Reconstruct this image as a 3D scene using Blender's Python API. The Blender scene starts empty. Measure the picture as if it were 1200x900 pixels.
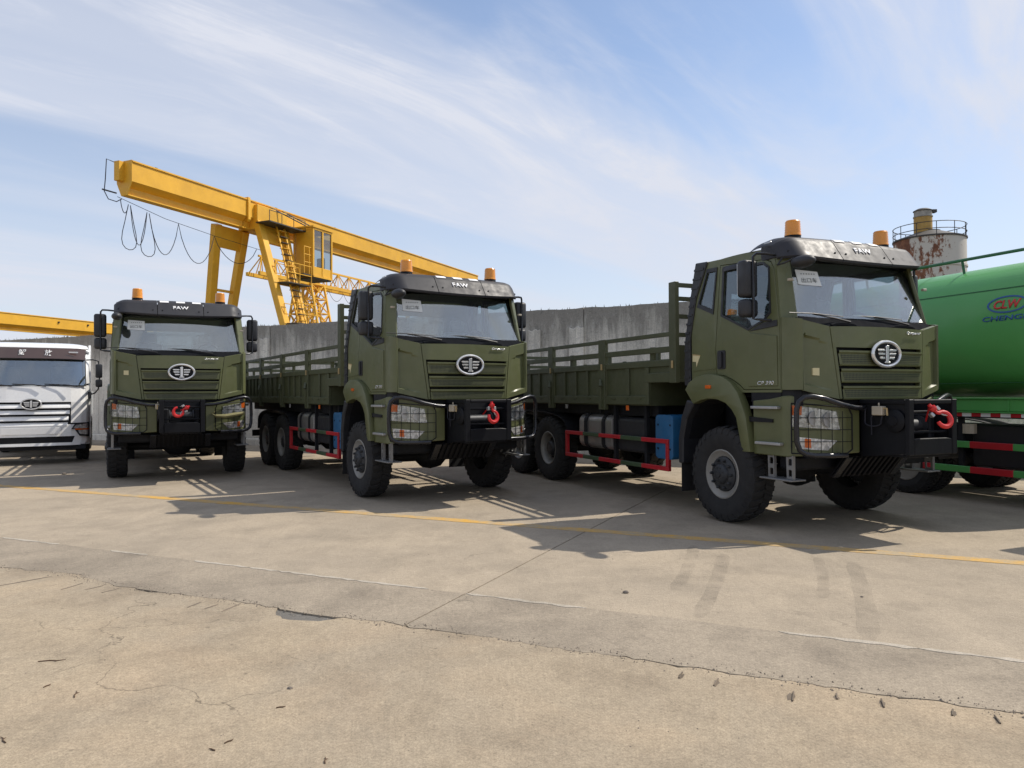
import bpy, bmesh, math, random
from math import sin, cos, pi, radians
from mathutils import Vector, Matrix, Euler
from mathutils.geometry import tessellate_polygon

# ------------------------------------------------------------------ camera
scene = bpy.context.scene
COL = scene.collection
cam_d = bpy.data.cameras.new('camera')
cam = bpy.data.objects.new('camera', cam_d)
COL.objects.link(cam)
cam_d.sensor_width = 36.0
cam_d.lens = 862.54 / 1200 * 36.0
cam_d.clip_start = 0.05
cam_d.clip_end = 5000
CAM_H = 1.70
_r = Euler((radians(90 + 0.748), 0, 0)).to_matrix() @ Matrix.Rotation(radians(-0.271), 3, 'Z')
cam.matrix_world = Matrix.Translation((0, 0, CAM_H)) @ _r.to_4x4()
scene.camera = cam

# ------------------------------------------------------------------ world + sun
SUN_TRAVEL = Vector((-0.79, -0.272, -1.0))
to_sun = (-SUN_TRAVEL).normalized()
SUN_EL = math.asin(to_sun.z)
SUN_AZ = math.atan2(to_sun.x, to_sun.y)          # clockwise from +Y
world = bpy.data.worlds.new('World')
scene.world = world
world.use_nodes = True
wt = world.node_tree
wt.nodes.clear()


def wn(t, **kw):
    n = wt.nodes.new(t)
    for k, v in kw.items():
        setattr(n, k, v)
    return n


def wl(a, b):
    wt.links.new(a, b)


sky = wn('ShaderNodeTexSky', sky_type='NISHITA')
sky.sun_disc = False
sky.sun_elevation = SUN_EL
sky.sun_rotation = SUN_AZ
sky.air_density = 1.0
sky.dust_density = 0.6
sky.ozone_density = 2.6
bg = wn('ShaderNodeBackground')
SKY_STRENGTH = 0.14
bg.inputs['Strength'].default_value = SKY_STRENGTH
wo = wn('ShaderNodeOutputWorld')
tc = wn('ShaderNodeTexCoord')
sep = wn('ShaderNodeSeparateXYZ')
wl(tc.outputs['Generated'], sep.inputs[0])


def wmath(op, a, b=None, clamp=False):
    n = wn('ShaderNodeMath', operation=op)
    n.use_clamp = clamp
    for i, v in enumerate((a, b)):
        if v is None:
            continue
        if isinstance(v, (int, float)):
            n.inputs[i].default_value = v
        else:
            wl(v, n.inputs[i])
    return n.outputs[0]


zc = wmath('ADD', wmath('MAXIMUM', sep.outputs['Z'], 0.0), 0.16)
px = wmath('DIVIDE', sep.outputs['X'], zc)
py = wmath('DIVIDE', sep.outputs['Y'], zc)
comb = wn('ShaderNodeCombineXYZ')
wl(px, comb.inputs[0])
wl(py, comb.inputs[1])


def cloud_layer(angle, sx, sy, scale, detail, rough, dist, lo, hi, off):
    mp = wn('ShaderNodeMapping')
    mp.inputs['Rotation'].default_value = (0, 0, angle)
    mp.inputs['Location'].default_value = off
    mp.inputs['Scale'].default_value = (sx, sy, 1)
    # rotate first, then stretch
    mp0 = wn('ShaderNodeMapping')
    mp0.inputs['Rotation'].default_value = (0, 0, angle)
    mp.inputs['Rotation'].default_value = (0, 0, 0)
    wl(comb.outputs[0], mp0.inputs['Vector'])
    wl(mp0.outputs[0], mp.inputs['Vector'])
    nz = wn('ShaderNodeTexNoise')
    nz.inputs['Scale'].default_value = scale
    nz.inputs['Detail'].default_value = detail
    nz.inputs['Roughness'].default_value = rough
    nz.inputs['Distortion'].default_value = dist
    wl(mp.outputs[0], nz.inputs['Vector'])
    mr = wn('ShaderNodeMapRange')
    mr.interpolation_type = 'SMOOTHSTEP'
    mr.inputs['From Min'].default_value = lo
    mr.inputs['From Max'].default_value = hi
    wl(nz.outputs['Fac'], mr.inputs['Value'])
    return mr.outputs[0]


STREAK = radians(-42)
OFF1 = (5.0, 0.30, 0)
c1 = cloud_layer(STREAK, 0.10, 1.0, 1.35, 5, 0.52, 0.25, 0.385, 0.60, OFF1)
c2 = cloud_layer(STREAK - 0.06, 0.30, 1.0, 2.6, 10, 0.60, 0.9, 0.42, 0.74, (0.4, 5.1, 0))
c3 = cloud_layer(STREAK + 0.25, 0.5, 1.0, 0.8, 6, 0.55, 0.3, 0.42, 0.66, (7.7, 2.2, 0))
c4 = cloud_layer(STREAK + 0.10, 0.40, 1.0, 7.5, 10, 0.70, 0.9, 0.46, 0.74, (2.6, 0.7, 0))
wisp = wmath('ADD', wmath('MULTIPLY', c2, 0.82), wmath('MULTIPLY', c4, 0.18))
cl = wmath('MULTIPLY', c1, wmath('ADD', 0.62, wmath('MULTIPLY', wisp, 0.45)))
cl = wmath('ADD', cl, wmath('MULTIPLY', wisp, wmath('ADD', 0.22, wmath('MULTIPLY', c3, 0.50))), clamp=True)
# thin milky veil that thickens toward the horizon (longer path through the cirrus)
veil = wn('ShaderNodeMapRange')
veil.inputs['From Min'].default_value = 0.0
veil.inputs['From Max'].default_value = 0.42
veil.inputs['To Min'].default_value = 0.86
veil.inputs['To Max'].default_value = 0.14
wl(sep.outputs['Z'], veil.inputs['Value'])
one = wmath('SUBTRACT', 1.0, veil.outputs[0])
fac = wmath('ADD', veil.outputs[0], wmath('MULTIPLY', one, wmath('MULTIPLY', cl, 1.0)), clamp=True)
mixc = wn('ShaderNodeMix', data_type='RGBA')
wl(fac, mixc.inputs['Factor'])
wl(sky.outputs[0], mixc.inputs['A'])
mixc.inputs['B'].default_value = (4.55, 4.75, 5.35, 1)
wl(mixc.outputs['Result'], bg.inputs['Color'])
wl(bg.outputs[0], wo.inputs['Surface'])

sun_d = bpy.data.lights.new('sun', 'SUN')
sun_d.energy = 3.8
sun_d.angle = radians(0.53)
sun_d.color = (1.0, 0.93, 0.82)
sun = bpy.data.objects.new('sun', sun_d)
COL.objects.link(sun)
sun.location = (30, 12, 40)
sun.rotation_euler = SUN_TRAVEL.to_track_quat('-Z', 'Y').to_euler()

vs = scene.view_settings
vs.view_transform = 'Standard'
vs.look = 'None'
vs.exposure = 0.2
vs.gamma = 1.0
vs.use_curve_mapping = False
scene.cycles.max_bounces = 6
scene.cycles.transparent_max_bounces = 12
scene.cycles.caustics_reflective = False
scene.cycles.caustics_refractive = False

# ------------------------------------------------------------------ materials
M = {}


class NT:
    """small node helper"""

    def __init__(s, name):
        s.m = bpy.data.materials.new(name)
        s.m.use_nodes = True
        s.t = s.m.node_tree
        s.b = s.t.nodes['Principled BSDF']
        s.out = s.t.nodes['Material Output']
        s.co = None

    def n(s, t, **kw):
        n = s.t.nodes.new(t)
        for k, v in kw.items():
            setattr(n, k, v)
        return n

    def l(s, a, b):
        s.t.links.new(a, b)

    def coord(s, kind='Object', scale=(1, 1, 1), rot=(0, 0, 0)):
        if kind == 'World':
            g = s.n('ShaderNodeNewGeometry')
            o = g.outputs['Position']
        else:
            o = s.n('ShaderNodeTexCoord').outputs[kind]
        mp = s.n('ShaderNodeMapping')
        mp.inputs['Scale'].default_value = scale
        mp.inputs['Rotation'].default_value = rot
        s.l(o, mp.inputs['Vector'])
        return mp.outputs[0]

    def noise(s, vec, scale, detail=4, rough=0.55, dist=0.0):
        n = s.n('ShaderNodeTexNoise')
        n.inputs['Scale'].default_value = scale
        n.inputs['Detail'].default_value = detail
        n.inputs['Roughness'].default_value = rough
        n.inputs['Distortion'].default_value = dist
        s.l(vec, n.inputs['Vector'])
        return n.outputs['Fac']

    def ramp(s, v, lo, hi, a=0.0, b=1.0):
        n = s.n('ShaderNodeMapRange')
        n.inputs['From Min'].default_value = lo
        n.inputs['From Max'].default_value = hi
        n.inputs['To Min'].default_value = a
        n.inputs['To Max'].default_value = b
        s.l(v, n.inputs['Value'])
        return n.outputs[0]

    def math(s, op, a, b):
        n = s.n('ShaderNodeMath', operation=op)
        for i, v in enumerate((a, b)):
            if isinstance(v, (int, float)):
                n.inputs[i].default_value = v
            else:
                s.l(v, n.inputs[i])
        return n.outputs[0]

    def mix(s, f, a, b, mode='MIX'):
        n = s.n('ShaderNodeMix', data_type='RGBA', blend_type=mode)
        for key, v in (('Factor', f), ('A', a), ('B', b)):
            if isinstance(v, (int, float)):
                n.inputs[key].default_value = v
            elif isinstance(v, tuple):
                n.inputs[key].default_value = (v[0], v[1], v[2], 1)
            else:
                s.l(v, n.inputs[key])
        return n.outputs['Result']

    def col(s, v):
        if isinstance(v, tuple):
            s.b.inputs['Base Color'].default_value = (v[0], v[1], v[2], 1)
        else:
            s.l(v, s.b.inputs['Base Color'])

    def bump(s, h, strength=0.3, dist=0.01):
        n = s.n('ShaderNodeBump')
        n.inputs['Strength'].default_value = strength
        n.inputs['Distance'].default_value = dist
        s.l(h, n.inputs['Height'])
        s.l(n.outputs[0], s.b.inputs['Normal'])


def simple(name, c, rough=0.5, metal=0.0, var=0.12, vscale=3.0, coat=0.0, spec=0.5, dust=0.0, dustc=(0.32, 0.27, 0.2), bump=0.0, bscale=60):
    t = NT(name)
    v = t.coord('Object')
    n1 = t.noise(v, vscale, 5)
    f = t.ramp(n1, 0.3, 0.7, 1 - var, 1 + var)
    c0 = t.mix(1.0, c, f, 'MULTIPLY')
    if dust > 0:
        n2 = t.noise(v, vscale * 2.3, 6, 0.65)
        c0 = t.mix(t.ramp(n2, 0.45, 0.8, 0.0, dust), c0, dustc)
    t.col(c0)
    t.b.inputs['Roughness'].default_value = rough
    n3 = t.noise(v, vscale * 3, 4)
    t.l(t.ramp(n3, 0.3, 0.7, max(0.02, rough - 0.08), min(1, rough + 0.1)), t.b.inputs['Roughness'])
    t.b.inputs['Metallic'].default_value = metal
    t.b.inputs['Specular IOR Level'].default_value = spec
    if coat:
        t.b.inputs['Coat Weight'].default_value = coat
        t.b.inputs['Coat Roughness'].default_value = 0.08
    if bump:
        t.bump(t.noise(v, bscale, 4), bump, 0.004)
    M[name] = t.m
    return t


simple('olive', (0.106, 0.117, 0.050), 0.40, var=0.08, dust=0.14, dustc=(0.2, 0.18, 0.12), coat=0.0)
simple('olive_box', (0.060, 0.068, 0.032), 0.55, var=0.10, dust=0.18, dustc=(0.14, 0.13, 0.09))
simple('visor', (0.034, 0.034, 0.039), 0.50, var=0.05, dust=0.04, dustc=(0.10, 0.095, 0.095), spec=0.3)
simple('cowl_black', (0.012, 0.013, 0.016), 0.9, spec=0.05)
simple('plastic', (0.018, 0.019, 0.023), 0.5, var=0.12, dust=0.10, dustc=(0.08, 0.075, 0.065))
simple('chassis', (0.009, 0.010, 0.013), 0.65, var=0.2, dust=0.10, dustc=(0.05, 0.046, 0.04), spec=0.3)
simple('steel_black', (0.006, 0.0065, 0.009), 0.55, metal=0.0, var=0.15, dust=0.03, dustc=(0.05, 0.05, 0.045), spec=0.22)
simple('tube_black', (0.03, 0.031, 0.036), 0.26, metal=0.55, var=0.1)
simple('rubber', (0.016, 0.0155, 0.016), 0.85, var=0.15, dust=0.12, dustc=(0.06, 0.055, 0.045), bump=0.2)
simple('rim', (0.26, 0.25, 0.23), 0.5, metal=0.2, var=0.15, dust=0.25, dustc=(0.2, 0.17, 0.13))
simple('hub', (0.03, 0.032, 0.036), 0.5, metal=0.2, var=0.2, dust=0.15, dustc=(0.1, 0.09, 0.08))
simple('silver', (0.42, 0.42, 0.42), 0.42, metal=0.6, var=0.12, dust=0.2)
simple('alu_tank', (0.33, 0.32, 0.31), 0.38, metal=0.7, var=0.15, dust=0.3, dustc=(0.16, 0.14, 0.12))
simple('chrome', (0.72, 0.72, 0.72), 0.22, metal=0.6, var=0.03)
simple('step_grey', (0.20, 0.20, 0.20), 0.45, metal=0.3, var=0.1, dust=0.2)
simple('seat_cover', (0.30, 0.31, 0.31), 0.3, var=0.15, vscale=9)
simple('headliner', (0.36, 0.36, 0.34), 0.9, var=0.05)
simple('red', (0.42, 0.012, 0.02), 0.45, var=0.12)
simple('hook_red', (0.55, 0.02, 0.022), 0.35, var=0.12)
simple('green_stripe', (0.045, 0.075, 0.035), 0.5, var=0.12)
simple('blue', (0.012, 0.105, 0.24), 0.5, var=0.15, dust=0.2, dustc=(0.08, 0.1, 0.12))
simple('amber', (0.74, 0.27, 0.010), 0.25, var=0.15, coat=0.5)
simple('orange_lens', (0.62, 0.12, 0.015), 0.2, var=0.1, coat=0.5)
simple('paper', (0.72, 0.74, 0.72), 0.7, var=0.03)
simple('ink', (0.04, 0.05, 0.05), 0.7)
simple('paint_white', (0.8, 0.8, 0.8), 0.5, var=0.02)
simple('dial_cream', (0.62, 0.55, 0.32), 0.6, var=0.05)
simple('brass', (0.45, 0.33, 0.16), 0.45, metal=0.3, var=0.15)
simple('cream_paint', (0.42, 0.37, 0.29), 0.5, var=0.1, dust=0.2)
simple('seat', (0.035, 0.037, 0.042), 0.85, var=0.15)
simple('interior', (0.075, 0.08, 0.085), 0.8, var=0.1)
simple('white_truck', (0.87, 0.87, 0.86), 0.28, var=0.02, dust=0.02, coat=0.8)
simple('white_trim', (0.42, 0.44, 0.45), 0.35, var=0.05)
simple('brown_band', (0.065, 0.034, 0.029), 0.06, var=0.1, coat=1.0)
simple('crane_yellow', (0.76, 0.41, 0.028), 0.48, var=0.10, vscale=0.7, dust=0.28, dustc=(0.36, 0.17, 0.03))
simple('crane_dark', (0.05, 0.045, 0.04), 0.6)
simple('tank_green', (0.082, 0.325, 0.085), 0.38, var=0.07, vscale=0.8, coat=0.15, dust=0.06, dustc=(0.2, 0.3, 0.18))
simple('tank_green_dark', (0.012, 0.11, 0.035), 0.35, var=0.1)
simple('logo_red', (0.55, 0.03, 0.03), 0.4)
simple('logo_blue', (0.02, 0.09, 0.30), 0.4)
simple('safety_white', (0.7, 0.7, 0.7), 0.4)
simple('wire', (0.02, 0.022, 0.035), 0.6)
simple('strap', (0.22, 0.20, 0.09), 0.8, var=0.2)
simple('twig', (0.10, 0.06, 0.035), 0.9, var=0.3)
simple('stone', (0.17, 0.145, 0.12), 0.9, var=0.3)
t_ = simple('grit', (0.24, 0.20, 0.155), 0.95, var=0.75, vscale=55)
simple('weed', (0.06, 0.06, 0.04), 0.9, var=0.4)
simple('rebar', (0.15, 0.118, 0.085), 0.8, var=0.3)
simple('blue_sheet', (0.03, 0.12, 0.6), 0.6)


def mk_perf():
    t = NT('perforated')
    v = t.coord('Object', (1, 0.0, 1))
    vo = t.n('ShaderNodeTexVoronoi')
    vo.inputs['Scale'].default_value = 46
    vo.inputs['Randomness'].default_value = 0.0
    t.l(v, vo.inputs['Vector'])
    f = t.ramp(vo.outputs['Distance'], 0.36, 0.44)
    t.col(t.mix(f, (0.012, 0.013, 0.009), (0.104, 0.114, 0.049)))
    t.b.inputs['Roughness'].default_value = 0.5
    M['perforated'] = t.m


mk_perf()


def mk_lamp():
    t = NT('lamp_reflector')
    v = t.coord('Object')
    vo = t.n('ShaderNodeTexVoronoi')
    vo.inputs['Scale'].default_value = 26
    t.l(v, vo.inputs['Vector'])
    sx = t.n('ShaderNodeSeparateColor')
    t.l(vo.outputs['Color'], sx.inputs[0])
    f = t.ramp(sx.outputs[0], 0.1, 0.9, 0.44, 0.80)
    f2 = t.math('MULTIPLY', f, t.ramp(t.noise(v, 38, 3), 0.3, 0.7, 0.65, 1.2))
    t.col(t.mix(1.0, (0.9, 0.9, 0.88), f2, 'MULTIPLY'))
    t.b.inputs['Roughness'].default_value = 0.25
    t.b.inputs['Metallic'].default_value = 0.35
    M['lamp_reflector'] = t.m


mk_lamp()


def mk_glass(name, tint, ior=1.5, rough=0.02, film=0.0, filmc=(0.5, 0.52, 0.52)):
    t = NT(name)
    # Schlick reflectance, the same from both sides of the pane
    lw = t.n('ShaderNodeLayerWeight')
    lw.inputs['Blend'].default_value = 0.5
    f0 = ((ior - 1) / (ior + 1)) ** 2
    sch = t.math('ADD', f0, t.math('MULTIPLY', t.math('POWER', lw.outputs['Facing'], 5.0), 1 - f0))
    tr = t.n('ShaderNodeBsdfTransparent')
    tr.inputs['Color'].default_value = (*tint, 1)
    gl = t.n('ShaderNodeBsdfGlossy')
    gl.inputs['Roughness'].default_value = rough
    gl.inputs['Color'].default_value = (1, 1, 1, 1)
    mx = t.n('ShaderNodeMixShader')
    t.l(sch, mx.inputs[0])
    base = tr.outputs[0]
    if film:
        df = t.n('ShaderNodeBsdfDiffuse')
        df.inputs['Color'].default_value = (*filmc, 1)
        m2 = t.n('ShaderNodeMixShader')
        v = t.coord('Object')
        t.l(t.ramp(t.noise(v, 2.2, 5, 0.6), 0.3, 0.75, film * 0.5, film * 1.5), m2.inputs[0])
        t.l(tr.outputs[0], m2.inputs[1])
        t.l(df.outputs[0], m2.inputs[2])
        base = m2.outputs[0]
    t.l(base, mx.inputs[1])
    t.l(gl.outputs[0], mx.inputs[2])
    t.l(mx.outputs[0], t.out.inputs['Surface'])
    M[name] = t.m


mk_glass('windscreen_glass', (0.80, 0.87, 0.88), 2.55, 0.012, film=0.03)
mk_glass('side_glass', (0.62, 0.68, 0.70), 2.0, 0.012, film=0.03)
mk_glass('lamp_glass', (0.95, 0.96, 0.96), 1.4, 0.03)


def mk_concrete(name, c_a, c_b, c_stain, s=1.0, crack=0.0, warm=None):
    t = NT(name)
    v = t.coord('World')
    big = t.noise(v, 0.42 * s, 7, 0.62, 0.7)
    mid = t.noise(v, 1.3 * s, 8, 0.65, 0.3)
    fine = t.noise(v, 24, 8, 0.7)
    grit = t.noise(v, 95, 5, 0.75)
    sw = t.coord('World', (1.0, 0.25, 1.0), (0, 0, radians(-20)))
    sweep = t.noise(sw, 1.6, 6, 0.65, 0.6)
    c = t.mix(t.ramp(big, 0.40, 0.60), c_a, c_b)
    c = t.mix(t.ramp(mid, 0.46, 0.68, 0.0, 0.75), c, c_stain)
    c = t.mix(t.ramp(sweep, 0.52, 0.74, 0.0, 0.45), c, tuple(min(1, x * 1.22) for x in c_a))
    if warm:
        c = t.mix(t.ramp(t.noise(v, 0.75, 5, 0.6, 0.5), 0.5, 0.72, 0.0, 0.5), c, warm)
    patch = t.noise(v, 4.5, 8, 0.72, 0.4)
    c = t.mix(1.0, c, t.ramp(patch, 0.28, 0.72, 0.92, 1.07), 'MULTIPLY')
    c = t.mix(1.0, c, t.ramp(fine, 0.28, 0.72, 0.86, 1.12), 'MULTIPLY')
    c = t.mix(1.0, c, t.ramp(grit, 0.30, 0.70, 0.66, 1.30), 'MULTIPLY')
    # small pits, drawn as darker dots
    pv = t.n('ShaderNodeTexVoronoi')
    pv.inputs['Scale'].default_value = 38.0
    t.l(v, pv.inputs['Vector'])
    pgate = t.ramp(t.noise(v, 1.1, 5, 0.7), 0.48, 0.66)
    c = t.mix(t.math('MULTIPLY', t.ramp(pv.outputs['Distance'], 0.12, 0.30, 0.5, 0.0), pgate), c, tuple(x * 0.6 for x in c_stain))
    # dark specks (oil, grit)
    sp = t.n('ShaderNodeTexVoronoi')
    sp.inputs['Scale'].default_value = 7.0
    t.l(v, sp.inputs['Vector'])
    gate = t.ramp(t.noise(v, 2.7, 2), 0.5, 0.62)
    spf = t.math('MULTIPLY', t.ramp(sp.outputs['Distance'], 0.05, 0.11, 0.55, 0.0), gate)
    c = t.mix(spf, c, tuple(x * 0.45 for x in c_stain))
    if crack:
        dv = t.n('ShaderNodeVectorMath', operation='ADD')
        nn = t.n('ShaderNodeTexNoise')
        nn.inputs['Scale'].default_value = 1.8
        nn.inputs['Detail'].default_value = 6
        t.l(v, nn.inputs['Vector'])
        t.l(v, dv.inputs[0])
        t.l(nn.outputs['Color'], dv.inputs[1])
        vo = t.n('ShaderNodeTexVoronoi', feature='DISTANCE_TO_EDGE')
        vo.inputs['Scale'].default_value = 0.28
        t.l(dv.outputs[0], vo.inputs['Vector'])
        g2 = t.ramp(t.noise(v, 0.6, 3), 0.48, 0.60)
        cf = t.math('MULTIPLY', t.ramp(vo.outputs['Distance'], 0.0006, 0.0028, crack, 0.0), g2)
        c = t.mix(cf, c, tuple(x * 0.35 for x in c_stain))
    t.col(c)
    t.b.inputs['Roughness'].default_value = 0.9
    t.b.inputs['Specular IOR Level'].default_value = 0.25
    h = t.math('ADD', t.math('MULTIPLY', mid, 0.8), t.math('ADD', t.math('MULTIPLY', fine, 0.35), t.math('MULTIPLY', grit, 0.15)))
    t.bump(h, 0.7, 0.025)
    M[name] = t.m


mk_concrete('concrete_near', (0.388, 0.314, 0.220), (0.328, 0.272, 0.200), (0.245, 0.197, 0.140), crack=0.6, warm=(0.44, 0.335, 0.225))
mk_concrete('concrete_mid', (0.346, 0.29, 0.22), (0.29, 0.245, 0.188), (0.20, 0.168, 0.13), crack=0.45)
mk_concrete('concrete_far', (0.398, 0.330, 0.246), (0.350, 0.293, 0.222), (0.28, 0.235, 0.178), crack=0.3)
mk_concrete('asphalt_patch', (0.15, 0.14, 0.125), (0.17, 0.158, 0.14), (0.12, 0.11, 0.1))
mk_concrete('lit_edge_pale', (0.46, 0.41, 0.34), (0.42, 0.37, 0.30), (0.34, 0.30, 0.24))  # pale spalled edge tone with the light on the lip painted in
mk_concrete('earth', (0.10, 0.095, 0.06), (0.13, 0.115, 0.075), (0.07, 0.07, 0.04))


def mk_yellow_line():
    t = NT('yellow_paint')
    v = t.coord('World')
    n1 = t.noise(v, 6, 8, 0.75, 0.4)
    n2 = t.noise(v, 0.8, 4, 0.6)
    f = t.ramp(t.math('ADD', t.math('MULTIPLY', n1, 0.65), t.math('MULTIPLY', n2, 0.5)), 0.45, 0.66)
    c = t.mix(f, (0.60, 0.335, 0.055), (0.40, 0.315, 0.20))
    c = t.mix(1.0, c, t.ramp(t.noise(v, 40, 5), 0.3, 0.7, 0.85, 1.1), 'MULTIPLY')
    t.col(c)
    t.b.inputs['Roughness'].default_value = 0.85
    M['yellow_paint'] = t.m


mk_yellow_line()


def mk_wall(name='old_concrete_wall', gain=1.0, crust=0.85):
    t = NT(name)
    v = t.coord('World')
    vz = t.coord('World', (2.2, 2.2, 0.35))
    vz2 = t.coord('World', (9, 9, 0.9))
    st = t.noise(vz, 1.0, 9, 0.72, 0.6)
    st2 = t.noise(vz2, 1.0, 7, 0.7, 0.4)
    blot = t.noise(v, 0.8, 8, 0.68, 0.8)
    sp = t.n('ShaderNodeSeparateXYZ')
    g = t.n('ShaderNodeNewGeometry')
    t.l(g.outputs['Position'], sp.inputs[0])
    # black algae crust that grows along the top of the old wall, with drips running down
    top = t.ramp(t.math('ADD', t.math('ADD', sp.outputs['Z'], t.math('MULTIPLY', t.math('SUBTRACT', st, 0.5), 3.0)), t.math('MULTIPLY', t.math('SUBTRACT', st2, 0.5), 1.0)), 2.75, 3.75)
    k = gain
    c = t.mix(t.ramp(blot, 0.3, 0.7), (0.345 * k, 0.32 * k, 0.275 * k), (0.49 * k, 0.455 * k, 0.395 * k))
    c = t.mix(t.ramp(st2, 0.48, 0.75, 0.0, 0.45), c, (0.235, 0.215, 0.185))
    c = t.mix(t.ramp(st, 0.60, 0.75, 0.0, 0.4), c, (0.175, 0.16, 0.14))
    c = t.mix(t.math('MULTIPLY', top, crust), c, (0.225, 0.206, 0.18))
    c = t.mix(t.ramp(t.noise(v, 4, 8, 0.78), 0.56, 0.70, 0.0, 0.55), c, (0.50, 0.48, 0.44))
    c = t.mix(t.ramp(t.noise(v, 9, 7, 0.78), 0.55, 0.70, 0.0, 0.6), c, (0.09, 0.088, 0.082))
    c = t.mix(1.0, c, t.ramp(t.noise(v, 30, 6, 0.7), 0.3, 0.7, 0.8, 1.18), 'MULTIPLY')
    t.col(c)
    t.b.inputs['Roughness'].default_value = 0.95
    t.bump(t.math('ADD', t.noise(v, 6, 8, 0.7), t.math('MULTIPLY', st2, 0.4)), 0.6, 0.03)
    M[name] = t.m


mk_wall(gain=1.75)
mk_wall('pilaster_concrete', 1.9, 0.35)


def mk_stain():
    t = NT('tyre_stain')
    v = t.coord('World')
    tr = t.n('ShaderNodeBsdfTransparent')
    mx = t.n('ShaderNodeMixShader')
    f = t.math('MULTIPLY', t.ramp(t.noise(v, 3.0, 6, 0.7), 0.35, 0.75), t.ramp(t.noise(v, 22, 5, 0.7), 0.3, 0.7, 0.12, 0.30))
    t.l(f, mx.inputs[0])
    t.l(tr.outputs[0], mx.inputs[1])
    t.b.inputs['Base Color'].default_value = (0.06, 0.057, 0.055, 1)
    t.b.inputs['Roughness'].default_value = 0.9
    t.l(t.b.outputs[0], mx.inputs[2])
    t.l(mx.outputs[0], t.out.inputs['Surface'])
    M['tyre_stain'] = t.m


mk_stain()


def mk_silo():
    t = NT('silo_paint')
    v = t.coord('Object')
    vz = t.coord('Object', (1.3, 1.3, 0.5))
    n1 = t.noise(vz, 1.05, 9, 0.72, 0.25)
    n2 = t.noise(v, 2.6, 6, 0.7)
    sx = t.n('ShaderNodeSeparateXYZ')
    t.l(t.n('ShaderNodeTexCoord').outputs['Object'], sx.inputs[0])
    side = t.ramp(sx.outputs['X'], -2.2, 1.2, 0.07, -0.09)       # rust cover grows toward one side
    f = t.ramp(t.math('ADD', t.math('ADD', t.math('MULTIPLY', n1, 0.75), t.math('MULTIPLY', n2, 0.25)), side), 0.505, 0.55)
    c = t.mix(f, (0.58, 0.545, 0.48), (0.27, 0.115, 0.055))
    c = t.mix(t.math('MULTIPLY', f, t.ramp(n2, 0.4, 0.6)), c, (0.15, 0.06, 0.032))
    t.col(c)
    t.b.inputs['Roughness'].default_value = 0.8
    M['silo_paint'] = t.m


mk_silo()


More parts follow.
